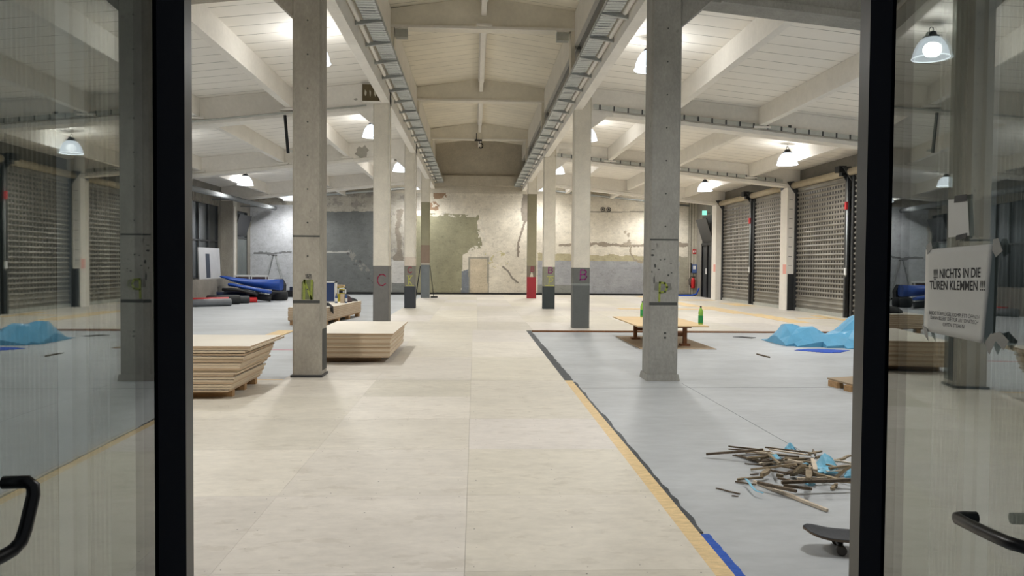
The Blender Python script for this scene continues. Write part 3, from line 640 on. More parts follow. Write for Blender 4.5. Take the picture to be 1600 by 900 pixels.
# ------------------------------------------------------------------ cable trays
def tray(nm, xw, xa, xb, zb, ys, label):
    t = thing('cable_tray', label, 'cable tray', ((xa+xb)/2, 20, zb), 'cable trays above the nave')
    y0, y1 = 2.6, YB-.15; mb = MB()
    a, b = min(xa, xb), max(xa, xb)
    mb.box(a, b, y0, y1, zb, zb+.004); mb.box(a, a+.004, y0, y1, zb, zb+.07); mb.box(b-.004, b, y0, y1, zb, zb+.07)
    for i in range(5): mb.box(a+.03+i*(b-a-.08)/4, a+.036+i*(b-a-.08)/4, y0, y1, zb-.004, zb)
    y = y0
    while y < y1: mb.box(a+.05, b-.05, y, y+.05, zb-.006, zb-.001); y += .16
    mb.build('tray', 'tray_metal', t)
    mb = MB()
    for i in range(4): mb.tube([(a+.05+i*(b-a-.1)/3, y0+.05, zb+.02+.004*(i % 2)), (a+.05+i*(b-a-.1)/3, y1-.05, zb+.02+.004*(i % 2))], .014, 6)
    mb.build('cable', 'galv_white', t)
    y = ys
    while y < y1:
        s_ = 1 if xw < (xa+xb)/2 else -1
        MB().hexa([(xw+.004*s_, y-.025, zb-.09), (xb if s_ > 0 else xa, y-.025, zb-.03), (xb if s_ > 0 else xa, y+.025, zb-.03), (xw+.004*s_, y+.025, zb-.09), (xw+.004*s_, y-.025, zb-.007), (xb if s_ > 0 else xa, y-.025, zb-.007), (xb if s_ > 0 else xa, y+.025, zb-.007), (xw+.004*s_, y+.025, zb-.007)]).build('bracket', 'galv', t)
        y += 1.245
    mb = MB(); xr = xw+(.055 if xw < XN else -.055); mb.tube([(xr, y0, zb-.0), (xr, y1, zb-.0)], .04, 8); mb.build('pipe', 'white_paint', t)
tray('l', -1.98, -1.84, -1.54, 5.49, 10.5, 'galvanised cable tray on brackets along the left girder of the nave')
tray('r', 2.29, 1.89, 2.17, 5.33, 10.6, 'galvanised cable tray on brackets along the right girder of the nave')

# ------------------------------------------------------------------ pendant lamps
def make_lamp(loc, label, power=330):
    x, y, z = loc; ztop = (zl(x) if x < 0 else zr(x))
    t = thing('pendant_lamp', label, 'lamp', loc, 'bell pendant lamps')
    prof = [(.285, 0), (.283, .03), (.272, .09), (.25, .16), (.215, .235), (.165, .3), (.115, .335)]
    shade = MB().lathe(prof, loc, 36).build('lamp_shade', 'lamp_shell', t)
    rim = [(x+.289*math.cos(2*PI*i/40), y+.289*math.sin(2*PI*i/40), z) for i in range(41)]
    MB().tube(rim, .009, 6).build('rim', 'lamp_rim', shade)
    cap = MB().lathe([(.0, .334), (.125, .334), (.125, .36), (.09, .375), (.075, .43), (.0, .44)], loc, 20).build('cap', 'dark_metal', t)
    hk = [(x+.035*math.cos(a), y, z+.47+.04*math.sin(a)) for a in [2*PI*i/14 for i in range(15)]]
    MB().tube(hk, .009, 6).build('ring', 'dark_metal', cap)
    MB().tube([(x, y, z+.51), (x, y, ztop)], .007, 6).build('cord', 'white_paint', t)
    for nm, kind, e in (('lamp_bulb', 'SPOT', power), ('lamp_glow', 'POINT', power*.42)):
        ld = bpy.data.lights.new(nm, kind); ld.energy = e; ld.color = (1, .986, .958); ld.shadow_soft_size = .12
        if kind == 'SPOT': ld.spot_size = math.radians(168); ld.spot_blend = .5
        lo = bpy.data.objects.new(nm, ld); col.objects.link(lo); lo.parent = t; lo.location = (0, 0, .14)
    return t
WHERE = {6: 'just inside the door', 14: 'bay behind the first columns', 22: 'bay behind the second columns', 30: 'bay behind the third columns', 37: 'close to the back wall'}
for Y in (6, 14, 22, 30, 37):
    for X, nm in ((-2.85, 'left aisle by the nave'), (3.12, 'right aisle by the nave'), (-8.65, 'left aisle by the wall'), (8.87, 'right aisle by the shutters')):
        z = 5.03 if abs(X) < 5 else 4.43
        make_lamp((X, Y, z), f'glowing bell lamp, {nm}, {WHERE[Y]}')
# ------------------------------------------------------------------ plywood stacks: every sheet a thing
def sheet(x0, x1, y0, y1, z0, th, label, group, warp=0., rot=0., edge='ply_edge', tilt=0.):
    cx, cy = (x0+x1)/2, (y0+y1)/2; mb = MB(); n = 10
    def P(x, y, z):
        x -= cx; y -= cy; c, s_ = math.cos(rot), math.sin(rot)
        return (cx+x*c-y*s_, cy+x*s_+y*c, z+warp*((2*x/(x1-x0))**2)+tilt*(y/(y1-y0)+.5))
    xs = [x0+(x1-x0)*i/n for i in range(n+1)]; o = len(mb.v)
    for zz in (z0, z0+th):
        for x in xs: mb.v += [Vector(P(x, y0, zz)), Vector(P(x, y1, zz))]
    k = 2*(n+1)
    for i in range(n):
        a = o+2*i
        mb.face((a, a+1, a+3, a+2), 0); mb.face((k+a, k+a+2, k+a+3, k+a+1), 1); mb.face((a, a+2, k+a+2, k+a), 0); mb.face((a+1, k+a+1, k+a+3, a+3), 0)
    mb.face((o, k+o, k+o+1, o+1), 0); a = o+2*n; mb.face((a, a+1, k+a+1, k+a), 0)
    ob = mb.build('plywood_sheet', [edge, 'ply_face'], loc=(cx, cy, z0)); return tag(ob, label, 'plywood sheet', group)
def beam_piece(x0, x1, y0, y1, z0, z1, label, mat='timber', name='timber_batten'):
    return tag(MB().box(x0, x1, y0, y1, z0, z1).build(name, mat, loc=((x0+x1)/2, (y0+y1)/2, z0)), label, 'batten')
def nth(i): return ['lowest', 'second', 'third', 'fourth', 'fifth', 'sixth', 'seventh', 'eighth', 'ninth', 'tenth', 'eleventh', 'twelfth', 'thirteenth', 'fourteenth', 'fifteenth', 'sixteenth', 'seventeenth', 'eighteenth', 'nineteenth', 'twentieth'][i]
r = random.Random(3); z = .12; th = .0215
for i, y in enumerate((8.72, 9.18, 9.62)):
    beam_piece(-5.05, -2.66, y, y+.09, PLY, z, 'timber batten carrying the near left plywood stack, ' + ['front one', 'middle one', 'rear one'][i])
N1 = 19
for i in range(N1):
    f_ = i/(N1-1)
    x1 = -2.63+.17*f_+(r.uniform(-.03, .03) if i % 3 == 0 else r.uniform(-.008, .008))+(.06 if i >= N1-2 else 0)
    y0 = 8.53+.06*f_+r.uniform(-.012, .012)
    y1 = y0+1.25+(.22 if i == N1-2 else 0.12 if i == N1-1 else 0)
    sheet(x1-2.5, x1, y0, y1, z, th, f'pale plywood sheet in the near left stack, {"topmost" if i == N1-1 else nth(i)+" from the floor" if i else "lowest, on the battens"}', 'plywood sheets in the near left stack', rot=r.uniform(-.004, .004), edge='ply_edge' if i % 3 else 'ply_edge_b')
    z += th+r.choice((.0005, .0005, .003, .006, .009)) * (1 if i < N1-2 else .2)
z = .125; N2 = 16
for i, y in enumerate((11.95, 12.75, 13.5)):
    beam_piece(-2.4, -1.42, y, y+.09, PLY, z, 'timber batten carrying the stack behind the N column, ' + ['front one', 'middle one', 'rear one'][i], 'ply_edge_b')
for i in range(N2):
    x1 = -1.255+r.uniform(-.012, .012)+.02*i/N2+(.03 if i >= N2-2 else 0); y0 = 11.66+r.uniform(-.012, .012)
    y1 = y0+2.25+(.22 if i >= N2-2 else 0)
    sheet(x1-1.25, x1, y0, y1, z, .0215, f'pale plywood sheet in the stack behind the N column, {"topmost and whitest" if i == N2-1 else nth(i)+" from the floor" if i else "lowest, on the battens"}', 'plywood sheets in the stack behind the N column', rot=r.uniform(-.004, .004), edge='ply_edge' if i % 3 else 'ply_edge_b')
    z += .0215+r.choice((.0004, .0004, .002))
# third stack on a pallet
PX, PY, PR = -3.905, 21.0, -.087
t = thing('wooden_pallet', 'wooden pallet under the far plywood stack with the tools', 'pallet', (PX, PY, .0))
for x in (-.4, 0, .4):
    for y in (-1.65, -.55, .55, 1.65): MB().box(PX+x-.05, PX+x+.05, PY+y-.09, PY+y+.09, 0, .1).build('block', 'timber', t)
MB().box(PX-.47, PX+.46, PY-1.78, PY+1.78, .1, .122).build('deck', 'timber', t); t.rotation_euler.z = PR
z = .122; N3 = 14
for i in range(N3):
    x1 = PX+.475+r.uniform(-.012, .012); y0 = PY-1.8+r.uniform(-.02, .02)
    sheet(x1-.95, x1, y0, y0+3.6, z, .022, f'plywood sheet in the far stack with the tools, {"topmost" if i == N3-1 else nth(i)+" from the pallet" if i else "lowest, on the pallet"}', 'plywood sheets in the far stack', edge='ply_edge' if i % 2 else 'ply_edge_b', rot=PR); z += .0226
ZT = z
def small(name, label, cat, loc, parts, group=None):
    t = thing(name, label, cat, loc, group)
    for nm, mb, mat in parts: mb.build(nm, mat, t)
    return t
for x, y, nm in ((-3.755, 21.45, 'left'), (-3.50, 21.5, 'right')):
    small('water_bottle', f'small blue plastic bottle on the far plywood stack, {nm} of the pale block', 'bottle', (x, y, ZT), [('body', MB().lathe([(0, 0), (.035, .0), (.036, .15), (.03, .19), (.014, .22), (.014, .24), (0, .24)], (x, y, ZT), 14), 'bottle_blue'), ('label', MB().lathe([(.0375, .04), (.0375, .13)], (x, y, ZT), 14), 'white_plastic'), ('cap', MB().lathe([(.016, .238), (.016, .26), (0, .26)], (x, y, ZT), 10), 'dark_metal')], 'bottles on the far stack')
tag(MB().box(-3.65, -3.55, 21.46, 21.54, ZT, ZT+.25).build('wood_block', 'ply_edge', loc=(-3.6, 21.5, ZT)), 'upright pale wood block on the far plywood stack, under the white frame', 'block')
x, y, z = -3.61, 21.5, ZT+.25
small('work_light', 'small white framed work light on top of the pale wood block', 'work light', (x, y, z), [('frame', MB().box(x-.11, x-.08, y-.03, y+.03, z, z+.16).box(x+.08, x+.11, y-.03, y+.03, z, z+.16).box(x-.11, x+.11, y-.03, y+.03, z+.13, z+.16), 'white_plastic'), ('lamp_head', MB().box(x-.075, x+.075, y-.03, y+.04, z+.02, z+.1), 'dark_metal'), ('lens', MB().box(x+.03, x+.07, y-.035, y-.028, z+.03, z+.08), 'white_plastic')])
def blob(name, label, cat, c, rx, ry, h, mat, seed, group=None, z0=0., n=22):
    r = random.Random(seed); ph = [r.uniform(0, 6) for _ in range(6)]; mb = MB(); rings = 7
    pts = []
    for i in range(rings+1):
        a = PI/2*i/rings
        for j in range(n):
            t = 2*PI*j/n; k = 1+.13*math.sin(3*t+ph[0])+.09*math.sin(5*t+ph[1]+2*a)+.06*math.sin(9*t+ph[2]+5*a)
            mb.v.append(Vector((c[0]+rx*k*math.cos(a)*math.cos(t), c[1]+ry*k*math.cos(a)*math.sin(t), z0+h*math.sin(a)*(1+.12*math.sin(4*t+ph[3])*math.cos(a)))))
    for i in range(rings):
        for j in range(n): mb.face((i*n+j, i*n+(j+1) % n, (i+1)*n+(j+1) % n, (i+1)*n+j), 0, True)
    mb.face(range(n-1, -1, -1))
    return tag(mb.build(name, mat, loc=(c[0], c[1], z0)), label, cat, group)
blob('tool_bag', 'plum coloured bag slumped on the far plywood stack', 'bag', (-3.58, 22.0), .13, .3, .2, 'bag_plum', 1, None, ZT)
blob('black_bag', 'black bag slumped at the near end of the far plywood stack', 'bag', (-4.0, 19.95), .28, .35, .16, 'rubber', 2, None, ZT)
blob('dark_cloth', 'dark cloth heap at the rear end of the far plywood stack', 'cloth', (-3.55, 22.6), .18, .1, .1, 'dark_metal', 3, None, ZT)
mb = MB(); rr = random.Random(8)
for q in range(5): mb.tube([(-3.74+rr.uniform(-.02, .03), 19.5+q*.04, ZT+.012), (-3.64, 19.46+q*.05, ZT+.05+q*.012), (-3.54+.006*q, 19.44+q*.04, ZT+.01), (-3.53+.006*q, 19.42+q*.05, ZT-.1-.02*q)], .009, 6)
tag(mb.build('black_cable', 'dark_metal', loc=(-3.62, 19.7, ZT)), 'black cable loops hanging over the near corner of the far stack', 'cable')
x, y = -4.12, 21.75
small('blue_case', 'blue case with white edges standing on the far stack, partly behind the N column', 'case', (x, y, ZT), [('body', MB().box(x-.3, x+.27, y, y+.2, ZT, ZT+.55), 'board_blue'), ('edge_trim', MB().box(x+.26, x+.3, y-.01, y+.21, ZT, ZT+.57).box(x-.3, x+.3, y-.01, y+.21, ZT+.545, ZT+.57).box(x-.3, x+.3, y-.01, y+.21, ZT, ZT+.03), 'white_plastic')])
x, y = -3.98, 22.2
small('yellow_crate', 'yellow and orange crate on the far stack behind the blue case', 'crate', (x, y, ZT), [('body', MB().box(x-.2, x+.28, y, y+.25, ZT, ZT+.42), 'yellow_plastic'), ('lid', MB().box(x-.21, x+.29, y-.01, y+.26, ZT+.42, ZT+.47), 'table_board')])

# ------------------------------------------------------------------ low table and bottles (right)
tx0, tx1, ty0, ty1, tz = 2.98, 4.32, 14.2, 16.75, .42
tag(MB().box(3.02, 4.42, 14.06, 16.6, .0, .012).build('cardboard_sheet', 'cardboard', loc=(3.7, 15.3, 0)), 'brown cardboard sheet lying on the concrete under the low table', 'cardboard')
t = thing('low_table', 'low wooden table, a bare board on two trestle frames, behind the P column', 'table', ((tx0+tx1)/2, (ty0+ty1)/2, .012))
MB().box(tx0, tx1, ty0, ty1, tz-.022, tz).build('tabletop', 'table_board', t)
for y in (14.62, 15.9):
    fr = MB().box(3.2, 4.1, y-.03, y+.03, tz-.072, tz-.022).build('top_rail', 'brown_wood', t)
    for x in (3.3, 3.98):
        MB().box(x-.035, x+.035, y-.035, y+.035, .05, tz-.07).build('leg', 'brown_wood', t)
        MB().box(x-.09, x+.09, y-.07, y+.07, .012, .052).build('foot', 'brown_wood', t)
    MB().box(3.3, 3.98, y-.025, y+.025, .19, .255).build('stretcher', 'brown_wood', t)
for x, y, nm in ((4.28, 14.62, 'on the right corner of the low table'), (3.58, 16.55, 'on the low table, half behind the P column')):
    c = (x, y, tz); s_ = 1.0
    small('green_bottle', 'green plastic drink bottle standing '+nm, 'bottle', c, [
        ('body', MB().lathe([(0, 0), (.04, 0), (.045, .02), (.045, .16), (.04, .18), (.045, .2), (.043, .24), (.03, .28), (.016, .305), (.014, .32), (0, .32)], c, 18), 'bottle_green'),
        ('label', MB().lathe([(.0462, .03), (.0462, .165)], c, 18), 'bottle_label'), ('cap', MB().lathe([(.018, .318), (.018, .345), (0, .345)], c, 12), 'dark_metal')], 'green bottles on the low table')

# ------------------------------------------------------------------ crumpled foils
def sheet_heap(name, label, cat, poly, hfun, mat, seed, step=.05, rough=.05, group=None, z0=0., fold=6., soft=None):
    xs = [p[0] for p in poly]; ys = [p[1] for p in poly]
    nx = max(6, int((max(xs)-min(xs))/step)); ny = max(6, int((max(ys)-min(ys))/step))
    gx, gy = np.meshgrid(np.linspace(min(xs), max(xs), nx), np.linspace(min(ys), max(ys), ny))
    wob = (vnoise(gx, gy, 3, seed)-.5)*step*2
    ins = inpoly(gx+wob, gy+wob, poly)
    dist = segdist(gx, gy, list(poly)+[poly[0]])
    ridg = 1-np.abs(vnoise(gx+.3*vnoise(gx, gy, 2, seed+3), gy, fold*.5, seed+1, 3)-.5)*2*1.6
    rid2 = 1-np.abs(vnoise(gx, gy, fold*1.3, seed+2, 2)-.5)*2
    z = np.maximum(hfun(gx, gy)*(.35+.65*ridg)+rough*(ridg*.6+rid2*.5-.45), .006)*np.clip(dist/(soft or step*2.2), .05, 1)+z0+.004
    mb = MB(); idx = -np.ones(gx.shape, int)
    for j in range(ny):
        for i in range(nx):
            idx[j, i] = len(mb.v); mb.v.append(Vector((gx[j, i], gy[j, i], z[j, i])))
    base = len(mb.v)
    for j in range(ny):
        for i in range(nx): mb.v.append(Vector((gx[j, i], gy[j, i], z0+.001)))
    cell = ins[:-1, :-1] & ins[1:, :-1] & ins[:-1, 1:] & ins[1:, 1:]
    for j in range(ny-1):
        for i in range(nx-1):
            if not cell[j, i]: continue
            q = (idx[j, i], idx[j, i+1], idx[j+1, i+1], idx[j+1, i]); a, b, c, d = q
            if (i+j) % 2: mb.face((a, b, c), 0); mb.face((a, c, d), 0)
            else: mb.face((a, b, d), 0); mb.face((b, c, d), 0)
            mb.face([v+base for v in q[::-1]])
            for (dj, di, e) in ((-1, 0, (a, b)), (1, 0, (c, d)), (0, -1, (d, a)), (0, 1, (b, c))):
                jj, ii = j+dj, i+di
                if not (0 <= jj < ny-1 and 0 <= ii < nx-1 and cell[jj, ii]): mb.face((e[1], e[0], e[0]+base, e[1]+base))
    o = mb.build(name, mat, loc=(float(np.mean(gx)), float(np.mean(gy)), z0))
    bm = bmesh.new(); bm.from_mesh(o.data); bmesh.ops.delete(bm, geom=[v for v in bm.verts if not v.link_faces], context='VERTS'); bm.to_mesh(o.data); bm.free()
    return tag(o, label, cat, group)
def bumps(*bs):
    def f(x, y):
        h = np.zeros_like(x)
        for bx, by, r1, r2, hh in bs: h = np.maximum(h, hh*np.exp(-((x-bx)/r1)**2-((y-by)/r2)**2))
        return h
    return f
sheet_heap('blue_tarp', 'crumpled light blue plastic tarp heaped on the concrete in front of the shutters', 'tarp',
    [(5.95, 16.2), (5.8, 15.5), (5.85, 14.75), (6.3, 14.3), (7.1, 14.05), (8.2, 14.3), (8.9, 14.9), (8.7, 15.9), (7.8, 16.3), (6.9, 16.0)],
    bumps((6.08, 15.2, .3, .45, .62), (6.45, 15.0, .45, .5, .36), (7.6, 15.0, .55, .5, .62), (8.4, 15.0, .5, .5, .5), (7.0, 14.7, .6, .4, .2)), 'tarp', 4, .15, .1, fold=2.0, soft=.5)
sheet_heap('royal_blue_sheet', 'flat royal blue plastic sheet poking out in front of the light blue tarp', 'plastic sheet', [(5.78, 14.0), (6.25, 13.5), (6.6, 13.65), (6.9, 13.95), (6.4, 14.25), (6.1, 14.2)], bumps(), 'royal_blue_foil', 6, .05, .012)
sheet_heap('grey_sheet', 'grey plastic sheet lying in front of the light blue tarp by the door edge', 'plastic sheet', [(6.68, 13.55), (7.4, 13.4), (7.6, 13.85), (6.98, 13.9)], bumps(), 'grey_foil', 7, .05, .012)
tag(MB().prism([(5.55, 16.55), (5.86, 16.25), (6.0, 16.4), (5.8, 16.7)], 'z', 0, .008).build('dark_mat', 'rubber', loc=(5.8, 16.5, 0)), 'small flat dark mat on the concrete left of the light blue tarp', 'mat')
tag(MB().bar((4.886, 13.28, .01), (4.925, 12.82, .01), .03, .02).build('wood_stick', 'old_timber_dark', loc=(4.9, 13.05, 0)), 'single thin stick lying alone on the concrete in front of the blue tarp', 'stick')
t = thing('cardboard_pallet', 'flat cardboard covered pallet at the right door edge', 'pallet', (5.1, 9.75, 0))
MB().hexa([(4.55, 9.85, .075), (4.62, 9.25, .075), (5.7, 9.3, .075), (5.6, 10.2, .075), (4.55, 9.85, .095), (4.62, 9.25, .095), (5.7, 9.3, .095), (5.6, 10.2, .095)]).build('top_board', 'cardboard', t)
for a, b in (((4.58, 9.8), (4.6, 9.6)), ((4.6, 9.42), (4.63, 9.3))): MB().bar((*a, .037), (*b, .037), .09, .074).build('block', 'timber', t)
MB().bar((5.5, 10.05, .037), (5.6, 9.4, .037), .09, .074).build('block', 'timber', t)

# ------------------------------------------------------------------ debris pile: every lath a thing
def DP(u, v): return (1100+u/6.922, 680+v/6.922)
L = [  # endpoints in the pile, level, width, thickness, tone
 (440,305,640,325,0,12,1), (310,220,690,205,0,14,1), (340,215,690,310,0,26,1), (500,425,590,420,0,12,1), (640,330,900,260,0,26,1), (560,190,900,215,0,26,0),
 (780,430,860,440,0,34,0), (900,400,1250,440,0,24,1), (870,240,1090,250,0,28,0), (1000,320,1190,250,0,26,1), (360,480,640,455,0,24,0), (340,500,560,535,0,16,1), (1240,380,1400,400,0,24,1), (740,260,1040,330,0,24,0),
 (265,150,560,168,1,16,1), (265,120,640,162,1,20,1), (460,250,720,232,1,24,0), (700,150,1100,212,1,22,2), (660,130,1160,190,1,26,1), (680,370,900,410,1,22,1), (740,390,960,420,1,20,1), (580,510,1000,605,1,30,1), (860,540,1170,582,1,28,1), (1440,275,1590,305,1,26,0), (1170,410,1420,475,1,38,0), (1430,285,1580,220,1,28,0),
 (25,205,640,155,2,26,1), (510,370,1000,315,2,30,0), (840,512,1590,482,2,32,1), (910,268,1070,300,2,26,2), (1010,470,1330,462,1,26,2), (1390,478,1600,500,1,40,0), (1380,578,1430,530,0,28,0),
 (620,430,700,380,1,46,0), (800,465,980,505,1,26,1), (620,150,820,308,3,22,0), (950,430,1080,325,3,52,0), (1130,325,1130,475,3,50,0), (1170,260,1205,380,3,36,2), (1130,200,1275,172,2,28,0), (1395,470,1600,335,3,40,0),
 (540,500,1335,812,1,32,2), (130,572,388,634,0,12,1), (300,655,372,661,0,11,1), (1180,160,1200,215,2,20,1)]
TN = ['old_timber', 'old_timber_dark', 'old_timber_pale']; TL = ['grey-brown', 'dark brown', 'pale']
PLC = {}; QUEUE = {}
LB = {41: 'longest pale lath of the debris pile, lying out in front towards the door', 26: 'long dark lath sticking out farthest left of the debris pile', 42: 'thin dark stick lying alone left in front of the debris pile', 43: 'tiny dark splinter lying alone below the thin stick left of the pile', 28: 'long dark lath along the right front of the debris pile', 27: 'grey-brown lath lying across the middle left of the debris pile', 35: 'thin grey-brown lath leaning down across the upper left of the pile', 36: 'broad grey-brown board end slanting in the middle of the debris pile', 37: 'short broad board end pointing straight at the door in mid pile', 38: 'short pale block beside the large blue foil in the debris pile', 40: 'square grey-brown timber slanting up at the right end of the debris pile', 33: 'stubby grey-brown block at the left middle of the debris pile', 29: 'white short strip in the middle of the debris pile', 30: 'pale strip at the lower right middle of the debris pile'}
for i, (u1, v1, u2, v2, lv, w, tn) in enumerate(L):
    ww = w*1.25/6.922/1223*5.6; hh = ww*random.uniform(.45, .75) if w > 20 else ww*.7
    za = hh/2+.003+lv*.034+random.uniform(0, .006); zb_ = za+random.uniform(-.004, .008)
    if lv >= 1 and i in (26, 27, 35, 36, 40, 37): za, zb_ = hh/2+.005, .075+lv*.02
    if i in (26,): za, zb_ = .03, .11
    if i in (41, 42, 43): za = zb_ = hh/2+.003
    a = at_z(*DP(u1, v1), za); b = at_z(*DP(u2, v2), zb_)
    mb = MB(); n = 4; d = (b-a); off = [Vector((0, 0, 0)) if k in (0, n) else Vector((random.uniform(-.006, .006), random.uniform(-.006, .006), 0)) for k in range(n+1)]
    P_ = [a+d*(k/n)+off[k] for k in range(n+1)]
    x_ = d.normalized().cross(Vector((0, 0, 1))).normalized(); y_ = x_.cross(d.normalized()); o0 = 0
    for k, p in enumerate(P_):
        s1 = random.uniform(.88, 1.08)*(random.uniform(.55, 1) if k in (0, n) else 1)
        for sx, sy in ((-1,-1),(1,-1),(1,1),(-1,1)): mb.v.append(p+x_*sx*ww/2*s1+y_*sy*hh/2)
    for k in range(n):
        for q in range(4): mb.face((4*k+q, 4*k+(q+1) % 4, 4*k+4+(q+1) % 4, 4*k+4+q))
    mb.face((3, 2, 1, 0)); mb.face((4*n, 4*n+1, 4*n+2, 4*n+3))
    um = (u1+u2)/2; vm = (v1+v2)/2
    pos = ('rear ' if vm < 210 else '' if vm < 330 else 'front ') + ('left end' if um < 450 else 'left middle' if um < 750 else 'centre' if um < 1000 else 'right middle' if um < 1250 else 'right end')
    lb = LB.get(i, f'{["short", "medium", "long"][min(2, int((b-a).length/.32))]} {TL[tn]} lath, {pos} of the debris pile')
    o = mb.build('wood_lath', TN[tn], loc=(a+b)/2); tag(o, lb, 'wood lath', 'splintered laths of the debris pile'); QUEUE.setdefault(lb, []).append((um, o))
for lb, q in QUEUE.items():
    if len(q) < 2: continue
    q.sort(key=lambda e: e[0]); n = len(q); nw = {2: 'two', 3: 'three', 4: 'four', 5: 'five', 6: 'six'}[n]
    for k, (um, o) in enumerate(q): o['label'] = lb+', '+('leftmost' if k == 0 else 'rightmost' if k == n-1 else ['', 'second', 'third', 'fourth', 'fifth'][k])+f' of {nw} alike'
rb = random.Random(77)
for i in range(46):
    uc = rb.uniform(560, 1520); vc = rb.uniform(190, 455) if uc > 800 else rb.uniform(180, 300); ln = rb.uniform(90, 330); an = rb.gauss(.06, .16); lv = rb.choice((0, 0, 1, 1, 2)); w = rb.uniform(14, 30); tn = rb.choice((0, 0, 1, 1, 1, 2))
    ww = w*1.2/6.922/1223*5.6; hh = ww*rb.uniform(.5, .8); za = hh/2+.004+lv*.027+rb.uniform(0, .006)
    a = at_z(*DP(uc-ln/2*math.cos(an), vc-ln/2*math.sin(an)), za); b = at_z(*DP(uc+ln/2*math.cos(an), vc+ln/2*math.sin(an)), za+rb.uniform(-.003, .012))
    mb = MB(); m_ = (a+b)/2+Vector((rb.uniform(-.006, .006), rb.uniform(-.01, .01), rb.uniform(0, .004))); mb.bar(a, m_, ww, hh); mb.bar(m_, b, ww*.95, hh*.97)
    o = mb.build('wood_lath', TN[tn], loc=(a+b)/2); tag(o, 'splintered lath half buried in the tangle of the debris pile', 'wood lath', 'splintered laths of the debris pile')
def foil(uv, z0, h, seed, label, step=.022, rough=.05):
    poly = [tuple(at_z(*DP(u, v), z0)[:2]) for u, v in uv]
    xs = [p[0] for p in poly]; ys = [p[1] for p in poly]
    cxm, cym = (min(xs)+max(xs))/2, (min(ys)+max(ys))/2
    sheet_heap('blue_foil', label, 'foil', poly, bumps((cxm, cym, (max(xs)-min(xs))*.4, (max(ys)-min(ys))*.45, h)), 'light_blue_foil', seed, step, rough, 'blue foil scraps in the debris pile', z0, 9.)
foil(((1190,370), (1200,300), (1330,290), (1450,340), (1480,420), (1360,430), (1250,410)), .03, .075, 21, 'largest light blue foil piece, bulging up at the right of the debris pile')
foil(((860,160), (880,120), (950,115), (1015,165), (940,178)), .0, .07, 22, 'light blue foil piece behind the debris pile at its top')
foil(((1060,520), (1150,505), (1225,530), (1190,560), (1100,552)), .0, .02, 23, 'flat light blue foil scrap at the front middle of the debris pile', .018, .015)
foil(((1490,450), (1560,400), (1640,390), (1640,470), (1510,478)), .01, .09, 24, 'light blue foil piece at the right end of the pile by the door edge')
foil(((690,235), (780,225), (860,265), (820,300), (730,290)), .05, .06, 25, 'greyish blue foil scrap tangled in the left middle of the debris pile', .02, .04)
foil(((1040,318), (1100,308), (1160,322), (1080,332)), .09, .015, 26, 'tiny blue foil scrap on top of the broad boards in the pile', .012, .012)
pts = [at_z(*DP(u, v), .05-.003*i) for i, (u, v) in enumerate(((450, 470), (480, 500), (510, 545), (560, 600), (640, 625)))]
mb = MB()
for a, b in zip(pts, pts[1:]): mb.bar(a, b, .016, .003)
tag(mb.build('foil_strip', 'light_blue_foil', loc=pts[2]), 'narrow light blue foil strip hanging over the left ends of the front laths', 'foil')
# ------------------------------------------------------------------ skateboard
nose = Vector((1.79, 4.135, 0)); ax = Vector((.962, -.272, 0)).normalized(); sd = Vector((-ax.y, ax.x, 0)); cen = nose+ax*.4
t = thing('skateboard', 'black grip-taped skateboard on the concrete, half hidden by the right door frame', 'skateboard', cen)
def SB(u, v, z): return cen+ax*u+sd*v+Vector((0, 0, z))
n = 28; top = []; mb = MB(); mg = MB()
def zprof(u): a = abs(u); return .068+(.03*((a-.24)/.16)**1.5 if a > .24 else 0)
def half(u): a = abs(u); return .1*math.sqrt(max(0, 1-((a-.3)/.1)**2)) if a > .3 else .1
us = [-.4+.8*i/n for i in range(n+1)]
def slab(mb, dz0, dz1, inset):
    o = len(mb.v); m_ = 8
    for dz in (dz0, dz1):
        for u in us:
            h = max(half(u)-inset, .004)
            for j in range(m_+1): v = -1+2*j/m_; mb.v.append(SB(u*(1-inset*.6), v*h, zprof(u)+dz+.006*v*v))
    k = m_+1; T = (n+1)*k
    for i in range(n):
        for j in range(m_):
            a = o+i*k+j; mb.face((a, a+1, a+k+1, a+k), 0, True); mb.face((T+a, T+a+k, T+a+k+1, T+a+1), 0, True)
        for j in (0, m_):
            a = o+i*k+j; mb.face((a, a+k, T+a+k, T+a))
    for i in (0, n):
        for j in range(m_): a = o+i*k+j; mb.face((a, T+a, T+a+1, a+1))
slab(mb, 0, .010, 0); mb.build('deck', 'deck_wood', t); slab(mg, .0102, .0115, .003); mg.build('grip_tape', 'grip', t)
for u in (-.215, .215):
    MB().hexa([SB(u-.04, -.028, .06), SB(u+.04, -.028, .06), SB(u+.04, .028, .06), SB(u-.04, .028, .06), SB(u-.04, -.028, .069), SB(u+.04, -.028, .069), SB(u+.04, .028, .069), SB(u-.04, .028, .069)]).build('base_plate', 'dark_metal', t)
    tr = MB().tube([SB(u, -.07, .03), SB(u, -.03, .045), SB(u, .03, .045), SB(u, .07, .03)], [.008, .018, .018, .008], 10); tr.bar(SB(u, 0, .034), SB(u+.012, 0, .062), .035, .03); tk = tr.build('truck', 'steel_dark', t)
    for v in (-1, 1): MB().tube([SB(u, v*.068, .026), SB(u, v*.072, .026), SB(u, v*.098, .026), SB(u, v*.102, .026)], [.02, .026, .026, .02], 18).build('wheel', 'wheel', tk)

